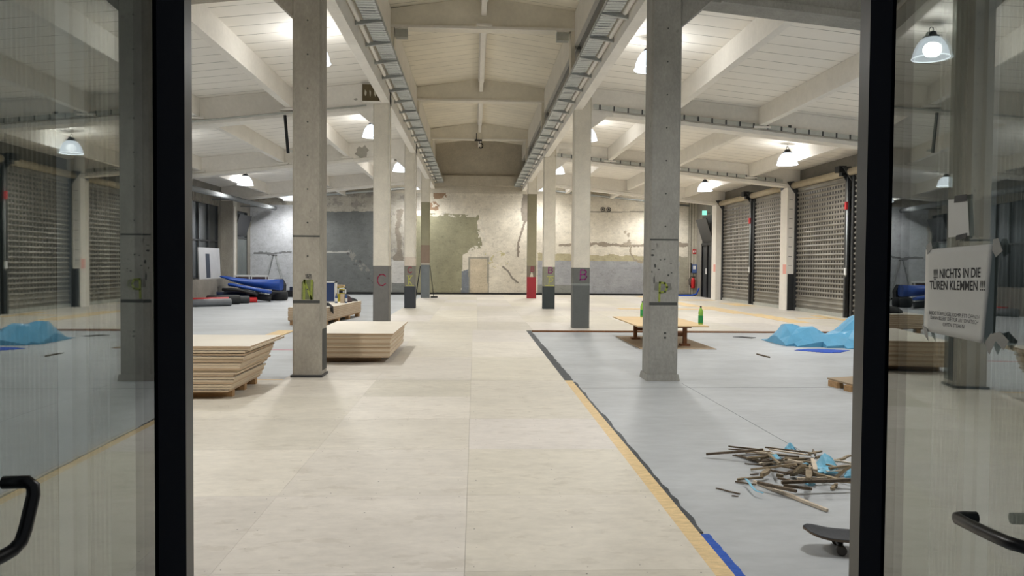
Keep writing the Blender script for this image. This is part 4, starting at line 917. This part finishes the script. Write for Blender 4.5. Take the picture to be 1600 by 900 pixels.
# ------------------------------------------------------------------ far left: ladder, mats, rolls
t = thing('step_ladder', 'aluminium A-frame step ladder standing by the pale back wall panel', 'ladder', (-9.35, 37.2, 0))
H, lx = 1.86, -9.4
for sx, nm in ((-1, 'l'), (1, 'r')):
    x0 = lx+sx*.56; xt = lx+sx*.07; mb = MB()
    for y, yt in ((36.95, 37.1), (37.45, 37.3)): mb.bar((x0, y, .0), (xt, yt, H), .055, .025)
    mb.build('rails', 'galv', t)
    for i in range(1, 6):
        f_ = i/6.2; MB().bar((x0+(xt-x0)*f_, 36.95+.15*f_, H*f_), (x0+(xt-x0)*f_, 37.45-.15*f_, H*f_), .035, .045).build('rung', 'galv', t)
MB().box(lx-.1, lx+.1, 37.08, 37.32, H-.03, H+.01).build('hinge', 'steel_dark', t)
mb = MB()
def roll(name, label, a, b, r, mat, core='rubber', group='rolled mats on the far left', n=20):
    a = Vector(a); b = Vector(b); d = (b-a).normalized()
    t = thing(name, label, 'mat roll', ((a+b)/2), group)
    MB().tube([a, b], r, n).build('mat', mat, t)
    e = MB()
    for k, (rr, m_) in enumerate(((r*.55, 0), (r*.3, 1))): e.tube([b-d*.01, b+d*(.004+.004*k)], rr, 14, m_)
    e.build('core', [core, mat], t); return t
roll('mat_roll', 'grey mat roll with a yellow end ring, frontmost at the far left', (-9.75, 26.75, .13), (-8.52, 27.75, .13), .13, 'grey_mat', 'yellow_plastic')
roll('mat_roll', 'long red mat roll, second row behind the grey roll with the yellow end', (-9.8, 27.65, .14), (-8.78, 28.35, .14), .14, 'red_mat', 'rubber')
roll('mat_roll', 'short black mat roll right of the long red roll', (-9.5, 28.3, .17), (-8.58, 28.95, .17), .17, 'rubber', 'dark_blue_mat')
roll('mat_roll', 'dark grey mat roll between the black roll and the small red roll end', (-9.5, 28.85, .14), (-8.42, 29.6, .14), .14, 'steel_dark', 'grey_mat')
roll('mat_roll', 'thin red mat roll, the rear one, only its end showing', (-9.7, 29.2, .1), (-8.3, 30.2, .1), .1, 'red_mat', 'red_mat')
roll('mat_roll', 'dark blue mat roll at the bottom of the heap, rear left', (-9.8, 30.2, .2), (-8.75, 30.55, .2), .2, 'dark_blue_mat', 'dark_blue_mat')
roll('mat_roll', 'second dark blue mat roll squeezed behind the front dark blue one', (-9.8, 31.1, .2), (-8.75, 31.5, .2), .2, 'dark_blue_mat', 'rubber')
roll('mat_roll', 'grey black mat roll lying obliquely in front of the black rubber drum', (-8.7, 30.75, .24), (-7.95, 30.95, .13), .13, 'rubber', 'grey_mat')
def slabmat(name, label, pts, th, mat, w):
    mb = MB(); P_ = [Vector(p) for p in pts]; n = len(P_); o = 0
    for p in P_:
        k = 10; tt = th[P_.index(p)] if isinstance(th, list) else th
        for j in range(k):
            a = 2*PI*j/k; mb.v.append(p+Vector((0, w*.5*(abs(math.cos(a))**.6)*(1 if math.cos(a) > 0 else -1), tt*.5*(abs(math.sin(a))**.6)*(1 if math.sin(a) > 0 else -1))))
    for i in range(n-1):
        for j in range(10): mb.face((i*10+j, i*10+(j+1) % 10, (i+1)*10+(j+1) % 10, (i+1)*10+j), 0, True)
    mb.face(range(9, -1, -1)); mb.face(range((n-1)*10, n*10))
    return tag(mb.build(name, mat, loc=P_[n//2]), label, 'mat', 'folded mats on the far left heap')
slabmat('folded_mat', 'bright blue folded mat lying on top of the heap, its left end raised', [(-9.82, 31.0, .97), (-9.4, 31.1, .84), (-8.9, 31.2, .74), (-8.2, 31.3, .67), (-7.65, 31.4, .65)], [.06, .16, .26, .4, .44], 'blue_mat', .7)
slabmat('folded_mat', 'second bright blue mat sloping down to the black rubber drum', [(-9.3, 30.2, .68), (-8.7, 30.4, .55), (-8.1, 30.6, .42), (-7.9, 30.65, .38)], .12, 'blue_mat', .5)
slabmat('folded_mat', 'grey folded mat jammed below the bright blue mats', [(-9.5, 30.1, .5), (-8.9, 30.2, .47), (-8.3, 30.3, .32)], .12, 'rubber', .4)
slabmat('folded_mat', 'flat royal blue mat on the floor right of the rubber drum', [(-7.5, 33.6, .03), (-7.1, 33.6, .03), (-6.7, 33.6, .03)], .05, 'royal_blue_foil', 1.2)
t = thing('rubber_drum', 'black rubber drum with a hollow top right of the mat heap', 'drum', (-7.95, 32.2, 0))
MB().lathe([(.0, .0), (.3, .0), (.35, .05), (.36, .2), (.34, .34), (.3, .37), (.24, .36), (.22, .28), (0, .27)], (-7.95, 32.2, 0), 26).build('drum_body', 'rubber', t)
t = thing('black_case', 'black case with white parts behind the rubber drum', 'case', (-8.15, 33.1, 0))
MB().prism([(-8.4, 0), (-7.95, 0), (-7.92, .6), (-8.05, .85), (-8.3, .85), (-8.42, .6)], 'y', 32.9, 33.35).build('case_body', 'dark_metal', t)
MB().box(-8.35, -8.1, 32.86, 32.9, .5, .58).build('label_plate', 'white_plastic', t)
for i, (x, nm) in enumerate(((-9.95, 'left'), (-9.25, 'right'))):
    t = thing('white_bench', f'white framed bench behind the blue mat heap, {nm} one', 'bench', (x, 34.2, 0), 'white benches behind the mats')
    MB().box(x-.32, x+.32, 34.0, 34.4, .92, .98).build('seat', 'white_plastic', t); MB().box(x-.3, x+.3, 34.02, 34.38, .78, .9).build('panel', 'bag_plum', t)
    for sx in (-.3, .3):
        for y in (34.03, 34.37): MB().box(x+sx-.02, x+sx+.02, y-.02, y+.02, 0, .93).build('leg', 'white_plastic', t)
t = thing('tool_case', 'dark tool case on the floor right of the ladder', 'case', (-8.1, 35.2, 0)); MB().box(-8.3, -7.95, 35, 35.4, 0, .3).build('case_body', 'dark_metal', t); MB().box(-8.2, -8.05, 35.1, 35.3, .3, .46).build('case_top', 'dark_blue_mat', t)
# left wall details
tag(MB().box(-10.88, -9.95, 26.8, 33.1, 0, .88).build('wall_ledge', 'wall_grey', loc=(-10.4, 30, 0)), 'low grey masonry ledge along the left wall under the big window', 'ledge')
t = thing('slotted_board', 'white panel with a dark slot leaning on the ledge before the left window', 'panel', (-10.2, 30.4, .885))
MB().hexa([(-10.12, 29.2, .885), (-10.08, 29.2, .885), (-10.08, 31.6, .885), (-10.12, 31.6, .885), (-10.17, 29.2, 2.07), (-10.13, 29.2, 2.07), (-10.13, 31.6, 2.07), (-10.17, 31.6, 2.07)]).build('panel_board', 'board_white', t)
MB().hexa([(-10.1, 29.95, .93), (-10.079, 29.95, .93), (-10.079, 30.4, .93), (-10.1, 30.4, .93), (-10.14, 29.95, 1.84), (-10.12, 29.95, 1.84), (-10.12, 30.4, 1.84), (-10.14, 30.4, 1.84)]).build('slot', 'dark_slot', t)
for Y, k in ((26.0, 0), (34.15, 1)):
    mb = MB(); mb.box(XWL+.001, -10.36, Y, Y+.55, .0, zl(-10.6)-.62)
    o = mb.build('wall_pilaster', 'raw_concrete', loc=(-10.6, Y+.27, 0)); tag(o, ['concrete pilaster on the left wall in front of the big window', 'concrete pilaster on the left wall between its two windows'][k], 'pilaster')
    MB().box(-10.37, -10.3, Y, Y+.1, 0, 3.9).build('corner_strip', 'white_paint', o)
def window(nm, y0, y1, z0, z1, mull, trans):
    mb = MB(); mb.box(XWL-.12, XWL-.08, y0, y1, z0, z1); w = struct(nm, mb, 'window_dark')
    mb = MB()
    for i in range(mull+1):
        y = y0+(y1-y0)*i/mull; mb.box(XWL-.1, XWL-.02, max(y0, y-.035), min(y1, y+.035), z0, z1)
    for z in trans: mb.box(XWL-.1, XWL-.03, y0, y1, z-.03, z+.03)
    mb.build('window_frame', 'steel_dark', w); return w
window('window_3', 26.91, 33.89, .87, 3.89, 6, (2.4,)); window('window_4', 18.91, 25.79, .87, 3.89, 6, (2.4,))
w = window('window_5', 35.11, 38.14, .87, 3.89, 2, (2.65,))
mb = MB(); y = 35.2
while y < 38.05: mb.box(XWL-.07, XWL-.05, y, y+.1, .3+.58, 2.6); mb.box(XWL-.055, XWL-.03, y+.1, y+.2, .88, 2.6); y += .2
mb.build('corrugated_panel', 'corrugated', w)
mb = MB(); mb.hexa([(XWL+.02, 35.8, 2.75), (XWL+.06, 35.8, 2.75), (XWL+.06, 37.7, 2.75), (XWL+.02, 37.7, 2.75), (XWL+.3, 35.8, 3.7), (XWL+.34, 35.8, 3.7), (XWL+.34, 37.7, 3.7), (XWL+.3, 37.7, 3.7)]); mb.build('tilted_sash', 'dark_metal', w)
mb = MB(); y = 26.95
while y < 33.8: mb.box(XWL+.001, XWL+.03, y, y+.1, 3.92, 4.3); y += .16
struct('trim_7', mb, 'wall_grey')
mb = MB(); mb.tube([(-9.6, 19, 3.95), (-9.6, 27.4, 4.02), (-9.6, 38.1, 4.12)], .1, 16)
for y in (20, 24.5, 29, 33, 37): mb.box(-10.89, -9.55, y-.02, y+.02, 4.1, 4.15)
tag(mb.build('duct_pipe', 'duct', loc=(-9.6, 28, 4.1)), 'fat grey duct pipe running high along the left outer wall', 'pipe')
mb = MB(); mb.tube([(-8.6, 38.45, 4.68), (-7.2, 38.42, 4.84), (-2.5, 38.42, 5.28)], .06, 10); tag(mb.build('wall_pipe', 'galv', loc=(-5, 38.4, 5)), 'grey pipe sloping under the roof along the left part of the back wall', 'pipe')
mb = MB(); mb.tube([(2.9, 38.42, 5.25), (10.6, 38.42, 4.5)], .05, 10); tag(mb.build('wall_pipe', 'galv', loc=(7, 38.4, 4.9)), 'grey pipe sloping under the roof along the right part of the back wall', 'pipe')
for i, x in enumerate((6.31, 6.6)):
    t = thing('wall_vent', f'small round vent high on the cream back wall, {"left" if i == 0 else "right"} of a pair', 'vent', (x, YB-.03, 4.29), 'round vents on the back wall')
    mb = MB(); rim = [(x+.1*math.cos(2*PI*i/20), YB-.02, 4.29+.1*math.sin(2*PI*i/20)) for i in range(21)]; mb.tube(rim, .018, 6); mb.build('ring', 'steel_dark', t)
    MB().tube([(x, YB-.03, 4.29), (x, YB-.001, 4.29)], .05, 12).build('grille', 'steel_dark', t)
t = thing('leaning_rod', 'thin dark rod leaning against the farthest left column', 'rod', (-2.5, 34, .04)); MB().tube([(-2.55, 33.95, .045), (-2.38, 34.28, 1.42)], .022, 8).build('rod', 'dark_metal', t)
t = thing('broom', 'dark broom leaning on the right side of the farthest left column', 'broom', (-1.75, 36.6, .04))
MB().tube([(-1.8, 34.5, .09), (-1.965, 34.4, 1.44)], .014, 8).build('handle', 'dark_metal', t); MB().box(-1.93, -1.63, 34.42, 34.58, .041, .1).build('broom_head', 'dark_metal', t)
t = thing('hanging_pole', 'black pole hanging down from the left roof beam beside the N column', 'pole', (-4.28, 18.02, 4.0))
MB().tube([(-4.32, 18.06, 4.86), (-4.24, 18.02, 4.0)], .035, 8).build('pole', 'dark_metal', t); MB().box(-4.2, -4.12, 17.98, 18.04, 4.02, 4.07).build('catch', 'galv_white', t)
t = thing('painted_plate', 'dark brown plate with pale worn letters on the beam beside the pink C column', 'plate', (-2.4, 18.17, 5.24))
MB().box(-2.6, -2.215, 18.17, 18.214, 5.25, 5.62).build('plate', 'brown_patch', t)
for x, w in ((-2.53, .05), (-2.42, .03), (-2.31, .07)):
    pts = [(x+w/2*math.cos(a)*random.uniform(.6, 1.2), 5.42+.08*math.sin(a)*random.uniform(.6, 1.2)) for a in [2*PI*i/9 for i in range(9)]]
    MB().prism(pts, 'y', 18.167, 18.172).build('worn_letter', 'plaster_chip', t)
MB().bar((-2.58, 18.15, 5.2), (-2.0, 18.15, 5.22), .05, .05).build('sill', 'white_paint', t)
tag(MB().bar((-4.9, 13.77, .002), (-2.42, 13.77, .002), .02, .004).build('pink_string', 'red_string', loc=(-3.4, 13.77, 0)), 'thin pink string stretched across the concrete behind the near left stack', 'string')

# ------------------------------------------------------------------ right wall: pilasters, roller shutters, door
for Y, k in ((26.15, 0), (34.0, 1), (18.15, 2)):
    mb = MB(); mb.box(10.58, XWR-.001, Y, Y+.6, .041 if k < 2 else .041, zr(10.8)-.62)
    o = mb.build('wall_pilaster', 'white_paint', loc=(10.8, Y+.3, .041)); tag(o, ['cream pilaster with a black foot between the two nearest shutters', 'cream pilaster with a salmon mark between the farthest shutter and the steel door', 'cream pilaster hidden behind the right door frame'][k], 'pilaster')
    if k == 0: MB().box(10.62, 10.93, Y-.006, Y+.01, .045, 1.28).build('black_foot', 'rubber', o)
    if k < 2: MB().box(10.576, 10.585, Y+.02, Y+.3, 1.28, 1.6).build('salmon_mark', 'salmon', o)
    if k == 0:
        for i in range(8): MB().box(10.64, 10.76, Y-.006, Y+.01, 1.55+.32*i, 1.565+.32*i).build('step_mark', 'spray_dark', o)
def roller(y0, y1, label, motor_at):
    X = 10.87; t = thing('roller_shutter', label, 'shutter', (X, (y0+y1)/2, PLY+.003), 'roller shutters on the right wall')
    mb = MB(); z = .15; xs = []; n = 0
    prof = []
    while z < 4.3:
        prof += [(X+.022, z), (X+.022, z+.072), (X, z+.088), (X-.012, z+.11), (X, z+.138)]; z += .15
    o = 0
    for y in (y0+.1, y1-.1): mb.v += [Vector((x, y, zz)) for x, zz in prof]
    k = len(prof)
    for i in range(k-1): mb.face((i, i+1, k+i+1, k+i))
    mb.build('curtain', 'shutter', t)
    MB().box(X-.02, X+.03, y0+.08, y1-.08, PLY+.004, PLY+.11).build('bottom_bar', 'galv_white', t)
    for y in (y0+.04, y1-.04): MB().box(X-.05, X+.05, y-.05, y+.05, PLY+.003, 4.2).build('guide', 'steel_dark', t)
    MB().tube([(X-.1, y0, 4.27), (X-.1, y1, 4.27)], .11, 18).build('roller_tube', 'shutter_tube', t)
    for y in (y0, y1): MB().prism([(X-.34, 4.4), (X-.1, 4.42), (X+.06, 4.3), (X+.06, 3.75), (X-.05, 4.0)], 'y', y-.015, y+.015).build('end_plate', 'steel_dark', t)
    ym = y0-.12
    MB().box(X-.42, X-.2, ym-.16, ym+.12, 4.26, 4.44).box(X-.3, X-.05, ym-.1, ym+.1, 4.16, 4.34).build('motor', 'dark_metal', t)
    MB().tube([(X-.09, ym, 4.2), (X-.07, ym, 1.6), (X-.1, ym-.02, 1.25)], .02, 6).build('chain', 'galv', t)
    MB().tube([(X-.09, ym-.09, 4.1), (X-.09, ym-.09, .2)], .012, 6).build('cable', 'dark_metal', t)
    MB().box(X-.14, X-.06, ym-.05, ym+.05, 3.2, 3.42).build('stop_box', 'sign_red', t)
    MB().box(X-.12, X-.06, ym-.05, ym+.04, 1.3, 1.5).build('switch_box', 'white_plastic', t)
roller(22.42, 26.12, 'nearest grey roller shutter, beside the right door frame', 0)
roller(30.42, 33.97, 'farthest grey roller shutter, next to the steel door', 0)
roller(26.78, 30.1, 'middle grey roller shutter with perforated slats', 0)
roller(18.8, 22.1, 'grey roller shutter before the nearest one, mostly behind the door frame', 0)
mb = MB(); mb.box(10.96, XWR-.001, 35.3, 37.4, .041, 3.9); d = struct('door_3', mb, 'steel_dark')
MB().hexa([(10.9, 35.45, 2.65), (10.95, 35.45, 2.65), (10.95, 37.1, 2.65), (10.9, 37.1, 2.65), (10.55, 35.45, 3.72), (10.6, 35.45, 3.72), (10.6, 37.1, 3.72), (10.55, 37.1, 3.72)]).build('tilted_fanlight', 'dark_metal', d)
mb = MB()
for y in (35.4, 36.4, 37.25): mb.box(10.9, 10.97, y-.06, y+.06, .05, 2.6)
mb.box(10.9, 10.97, 35.4, 37.25, 2.5, 2.62); mb.build('door_frame', 'dark_metal', d); MB().box(10.86, 10.9, 36.33, 36.43, 1.15, 1.42).build('door_handle', 'white_plastic', d)
t = thing('exit_sign', 'small green lit exit sign above the steel door at the back right', 'sign', (10.85, 36.6, 3.95))
MB().box(10.7, 10.9, 36.5, 36.58, 3.93, 4.14).build('sign_face', 'exit_glow', t); MB().box(10.9, XWR-.001, 36.52, 36.56, 4.0, 4.06).build('bracket', 'galv', t)
YW = YB-.001
t = thing('fire_extinguisher', 'red fire extinguisher hanging on the back wall beside the steel door', 'fire extinguisher', (10.86, YW-.1, .42))
c = (10.86, YW-.1, .42)
MB().lathe([(0, 0), (.09, 0), (.1, .03), (.1, .4), (.08, .47), (.035, .5), (.03, .54), (0, .54)], c, 20).build('cylinder', 'red_paint', t)
MB().tube([(10.86, YW-.1, .96), (10.74, YW-.1, 1.0), (10.66, YW-.1, .85), (10.68, YW-.1, .6), (10.76, YW-.1, .48)], .02, 8).build('hose', 'dark_metal', t); MB().box(10.8, 10.95, YW-.13, YW-.07, .95, .99).build('lever', 'dark_metal', t); MB().box(10.83, 10.89, YW-.03, YW, .6, .75).build('bracket', 'steel_dark', t)
t = thing('fire_sign', 'red square fire extinguisher sign on the back wall above the blue device', 'sign', (10.98, YW, 2.1))
MB().box(10.84, 11.02, YW-.012, YW, 2.12, 2.36).build('sign_plate', 'sign_red', t)
MB().tube([(10.89, YW-.014, 2.16), (10.89, YW-.014, 2.29)], .022, 8).build('pictogram', 'white_plastic', t); MB().box(10.95, 10.97, YW-.016, YW-.011, 2.16, 2.32).box(10.95, 11.0, YW-.016, YW-.011, 2.22, 2.26).build('flame', 'white_plastic', t)
t = thing('wall_device', 'blue and white boxed device on the back wall above the extinguisher', 'device', (10.93, YW, 1.2))
MB().box(10.8, 11.03, YW-.12, YW, 1.18, 1.6).build('device_body', 'device_blue', t); MB().box(10.84, 10.98, YW-.125, YW-.115, 1.36, 1.54).build('display', 'white_plastic', t); MB().box(10.74, 10.8, YW-.1, YW, 1.2, 1.66).build('side_bar', 'dark_metal', t)
mb = MB(); mb.tube([(8.3, 38.3, .06), (9.8, 38.2, .07), (10.6, 38.0, .08), (10.78, 37.6, .16), (10.82, 37.3, .45)], .035, 8); tag(mb.build('blue_hose', 'royal_blue_foil', loc=(10, 38.1, .04)), 'blue hose along the foot of the back wall by the steel door', 'hose')

# ------------------------------------------------------------------ entrance: glazed door leaves standing open towards the camera
def LPt(side, Y, off, z): return Vector((-.80-.01*Y+off, Y, z)) if side < 0 else Vector((.89+.11*Y-off, Y, z))
def lbox(side, y0, y1, o0, o1, z0, z1):
    return [LPt(side, y0, o0, z0), LPt(side, y1, o0, z0), LPt(side, y1, o1, z0), LPt(side, y0, o1, z0), LPt(side, y0, o0, z1), LPt(side, y1, o0, z1), LPt(side, y1, o1, z1), LPt(side, y0, o1, z1)]
for side, nm, ya, yb, yg0 in ((-1, 'door_1', 2.063, 2.262, 1.28), (1, 'door_2', 2.072, 2.224, 1.42)):
    fr = MB(); fr.hexa(lbox(side, ya, yb, -.035, .002, .02, 2.6)); d = struct(nm, fr, 'black_frame')
    MB().hexa(lbox(side, 1.1 if side < 0 else 1.24, yg0, -.035, .002, .02, 2.6)).build('lock_stile', 'black_frame', d)
    MB().hexa(lbox(side, yg0, ya, -.035, .002, .02, .14)).build('bottom_rail', 'black_frame', d); MB().hexa(lbox(side, yg0, ya, -.035, .002, 2.46, 2.6)).build('top_rail', 'black_frame', d)
    MB().hexa(lbox(side, yg0, ya, -.027, -.003, .14, 2.46)).build('glass_pane', 'glass', d)
    if side < 0:
        h = [(-.806, 1.372, 1.140), (-.766, 1.374, 1.140), (-.757, 1.374, 1.132), (-.755, 1.371, 1.118), (-.755, 1.345, 1.066), (-.756, 1.334, 1.050), (-.760, 1.318, 1.042), (-.766, 1.30, 1.039), (-.775, 1.265, 1.037), (-.79, 1.24, 1.037)]
        MB().tube(h, .0112, 14).build('door_handle', 'handle_black', d)
        MB().tube([(-.802, 1.262, 1.018), (-.772, 1.266, 1.018)], .012, 14).build('lock_cylinder', 'alu', d)
    else:
        h = [(1.028, 1.538, 1.012), (.998, 1.541, 1.012), (.988, 1.538, 1.012), (.983, 1.528, 1.012), (.975, 1.44, 1.018), (.972, 1.40, 1.021), (.97, 1.36, 1.024), (.985, 1.32, 1.026), (1.03, 1.31, 1.026)]
        MB().tube(h, .0118, 14).build('door_handle', 'handle_black', d)
    a0 = yb+.004; a1 = 2.327 if side < 0 else 2.305
    g = MB(); g.hexa(lbox(side, a0, a1, -.06, .0, 0, 2.7)); o = struct('trim_8' if side < 0 else 'trim_9', g, 'alu')
    g = MB(); g.hexa(lbox(side, a0, a1+.12, -.21, -.062, 0, 2.75)); o = struct('trim_10' if side < 0 else 'trim_11', g, 'post_grey')

def on_leaf(x, y, off=.002):       # pixel ray met with the right leaf's plane
    d = ray(x, y); t_ = (.89-off)/(d.x-.11*d.y); p = CAM+d*t_; return p.y, p.z
def leafquad(pix, off, th=.0006, mb=None):
    mb = mb or MB(); q = [on_leaf(*p, off) for p in pix]; n = len(q)
    vs = [LPt(1, a, off, b) for a, b in q]+[LPt(1, a, off+th, b) for a, b in q]
    return mb.add(vs, [tuple(range(n)), tuple(range(2*n-1, n-1, -1))]+[(i, (i+1) % n, n+(i+1) % n, n+i) for i in range(n)])
# paper with slight waves
tl, tr_, br, bl = on_leaf(1448, 390), on_leaf(1553, 381), on_leaf(1541, 537), on_leaf(1445, 517)
sgn = thing('paper_sign', 'white paper notice in black capitals taped to the right glass door leaf', 'sign', LPt(1, (tl[0]+tr_[0])/2, .004, bl[1]))
mb = MB(); n = 14
def wave(u, v): return .0025+.0022*(1+math.sin(5*u+3*v+.6))*.5*(.3+abs(v-.5))+.004*(u**6)*(v)
def pp(u, v):
    a = [tl[i]*(1-u)+tr_[i]*u for i in (0, 1)]; b = [bl[i]*(1-u)+br[i]*u for i in (0, 1)]
    return a[0]*(1-v)+b[0]*v, a[1]*(1-v)+b[1]*v
for dz in (0, .0004):
    for j in range(n+1):
        for i in range(n+1):
            y, z = pp(i/n, j/n); mb.v.append(LPt(1, y, wave(i/n, j/n)+dz, z))
k = (n+1)*(n+1)
for j in range(n):
    for i in range(n):
        a = j*(n+1)+i; mb.face((a, a+1, a+n+2, a+n+1), 0, True); mb.face((k+a, k+a+n+1, k+a+n+2, k+a+1), 0, True)
for i in range(n):
    for a, b in ((i, i+1), (n*(n+1)+i, n*(n+1)+i+1), (i*(n+1), (i+1)*(n+1)), (i*(n+1)+n, (i+1)*(n+1)+n)): mb.face((a, b, k+b, k+a))
mb.build('paper', 'paper', sgn)
def text_on_leaf(txt, p0, p1, cap, mat, bold, name):
    """p0, p1: pixel ends of the baseline; cap: capital height in metres"""
    cu = bpy.data.curves.new('t', 'FONT'); cu.body = txt; cu.size = 1; cu.offset = bold; cu.resolution_u = 3
    to = bpy.data.objects.new('t', cu); col.objects.link(to); dg = bpy.context.evaluated_depsgraph_get(); dg.update()
    me = bpy.data.meshes.new_from_object(to.evaluated_get(dg)); bpy.data.objects.remove(to); bpy.data.curves.remove(cu)
    xs = [v.co.x for v in me.vertices]; x0, x1 = min(xs), max(xs); a = on_leaf(*p0); b = on_leaf(*p1)
    for v in me.vertices:
        u = (v.co.x-x0)/(x1-x0); y = a[0]+(b[0]-a[0])*u; z = a[1]+(b[1]-a[1])*u+v.co.y/.7*cap
        # local position on the sheet for the wave
        uu = (tl[0]-y)/(tl[0]-tr_[0]); vv = (tl[1]-z)/(tl[1]-bl[1])
        v.co = LPt(1, y, wave(min(1, max(0, uu)), min(1, max(0, vv)))+.0009, z)-sgn.location
    me.materials.append(MT[mat]); o = bpy.data.objects.new(name, me); col.objects.link(o); o.parent = sgn; return o
text_on_leaf('!!! NICHTS IN DIE', (1460, 434.5), (1533.5, 433), .0205, 'ink', .02, 'headline')
text_on_leaf('TÜREN KLEMMEN !!!', (1453.5, 452), (1541, 454), .0205, 'ink', .02, 'headline')
text_on_leaf('BEIDE TÜRFLÜGEL KOMPLETT ÖFFNEN', (1453, 491), (1533, 499), .0085, 'ink_grey', .0, 'small_print')
text_on_leaf('DANN BLEIBT DIE TÜR AUTOMATISCH', (1455, 498.5), (1531, 507), .0085, 'ink_grey', .0, 'small_print')
text_on_leaf('OFFEN STEHEN', (1474, 509.5), (1508, 513.5), .0085, 'ink_grey', .0, 'small_print')
for pix in (((1447, 384), (1455, 377), (1457, 388), (1449, 398)), ((1552, 374), (1560, 372), (1567, 392), (1556, 402), (1551, 392)), ((1441, 508), (1449, 514), (1451, 533), (1446, 526)), ((1538, 536), (1549, 520), (1556, 533), (1546, 554)), ((1550, 522), (1563, 518), (1577, 533), (1568, 547), (1556, 533))):
    leafquad(pix, .005, .0004).build('tape', 'tape_grey', sgn)
t = thing('paper_strip', 'blank white paper strip with black tape above the notice on the glass', 'paper', LPt(1, 1.6, .003, on_leaf(1495, 372)[1]))
leafquad(((1482, 312), (1512, 310), (1515, 368), (1482, 371)), .002).build('paper', 'paper', t)
leafquad(((1492, 306), (1511, 303), (1511, 314), (1491, 317)), .0032).build('tape', 'tape_black', t); leafquad(((1494, 368), (1511, 364), (1510, 372), (1494, 376)), .0032).build('tape', 'tape_black', t)

# ------------------------------------------------------------------ world and view
w = bpy.data.worlds.new('night'); sc.world = w; w.use_nodes = True
bg = w.node_tree.nodes['Background']; bg.inputs[0].default_value = (.75, .8, .85, 1); bg.inputs[1].default_value = .2
vs = sc.view_settings; sc.display_settings.display_device = 'sRGB'; vs.view_transform = 'Standard'; vs.look = 'None'; vs.gamma = 1; vs.use_curve_mapping = False; vs.exposure = 0.0
sc.cycles.max_bounces = 10; sc.cycles.transparent_max_bounces = 16; sc.cycles.diffuse_bounces = 5; sc.cycles.caustics_reflective = False; sc.cycles.caustics_refractive = False
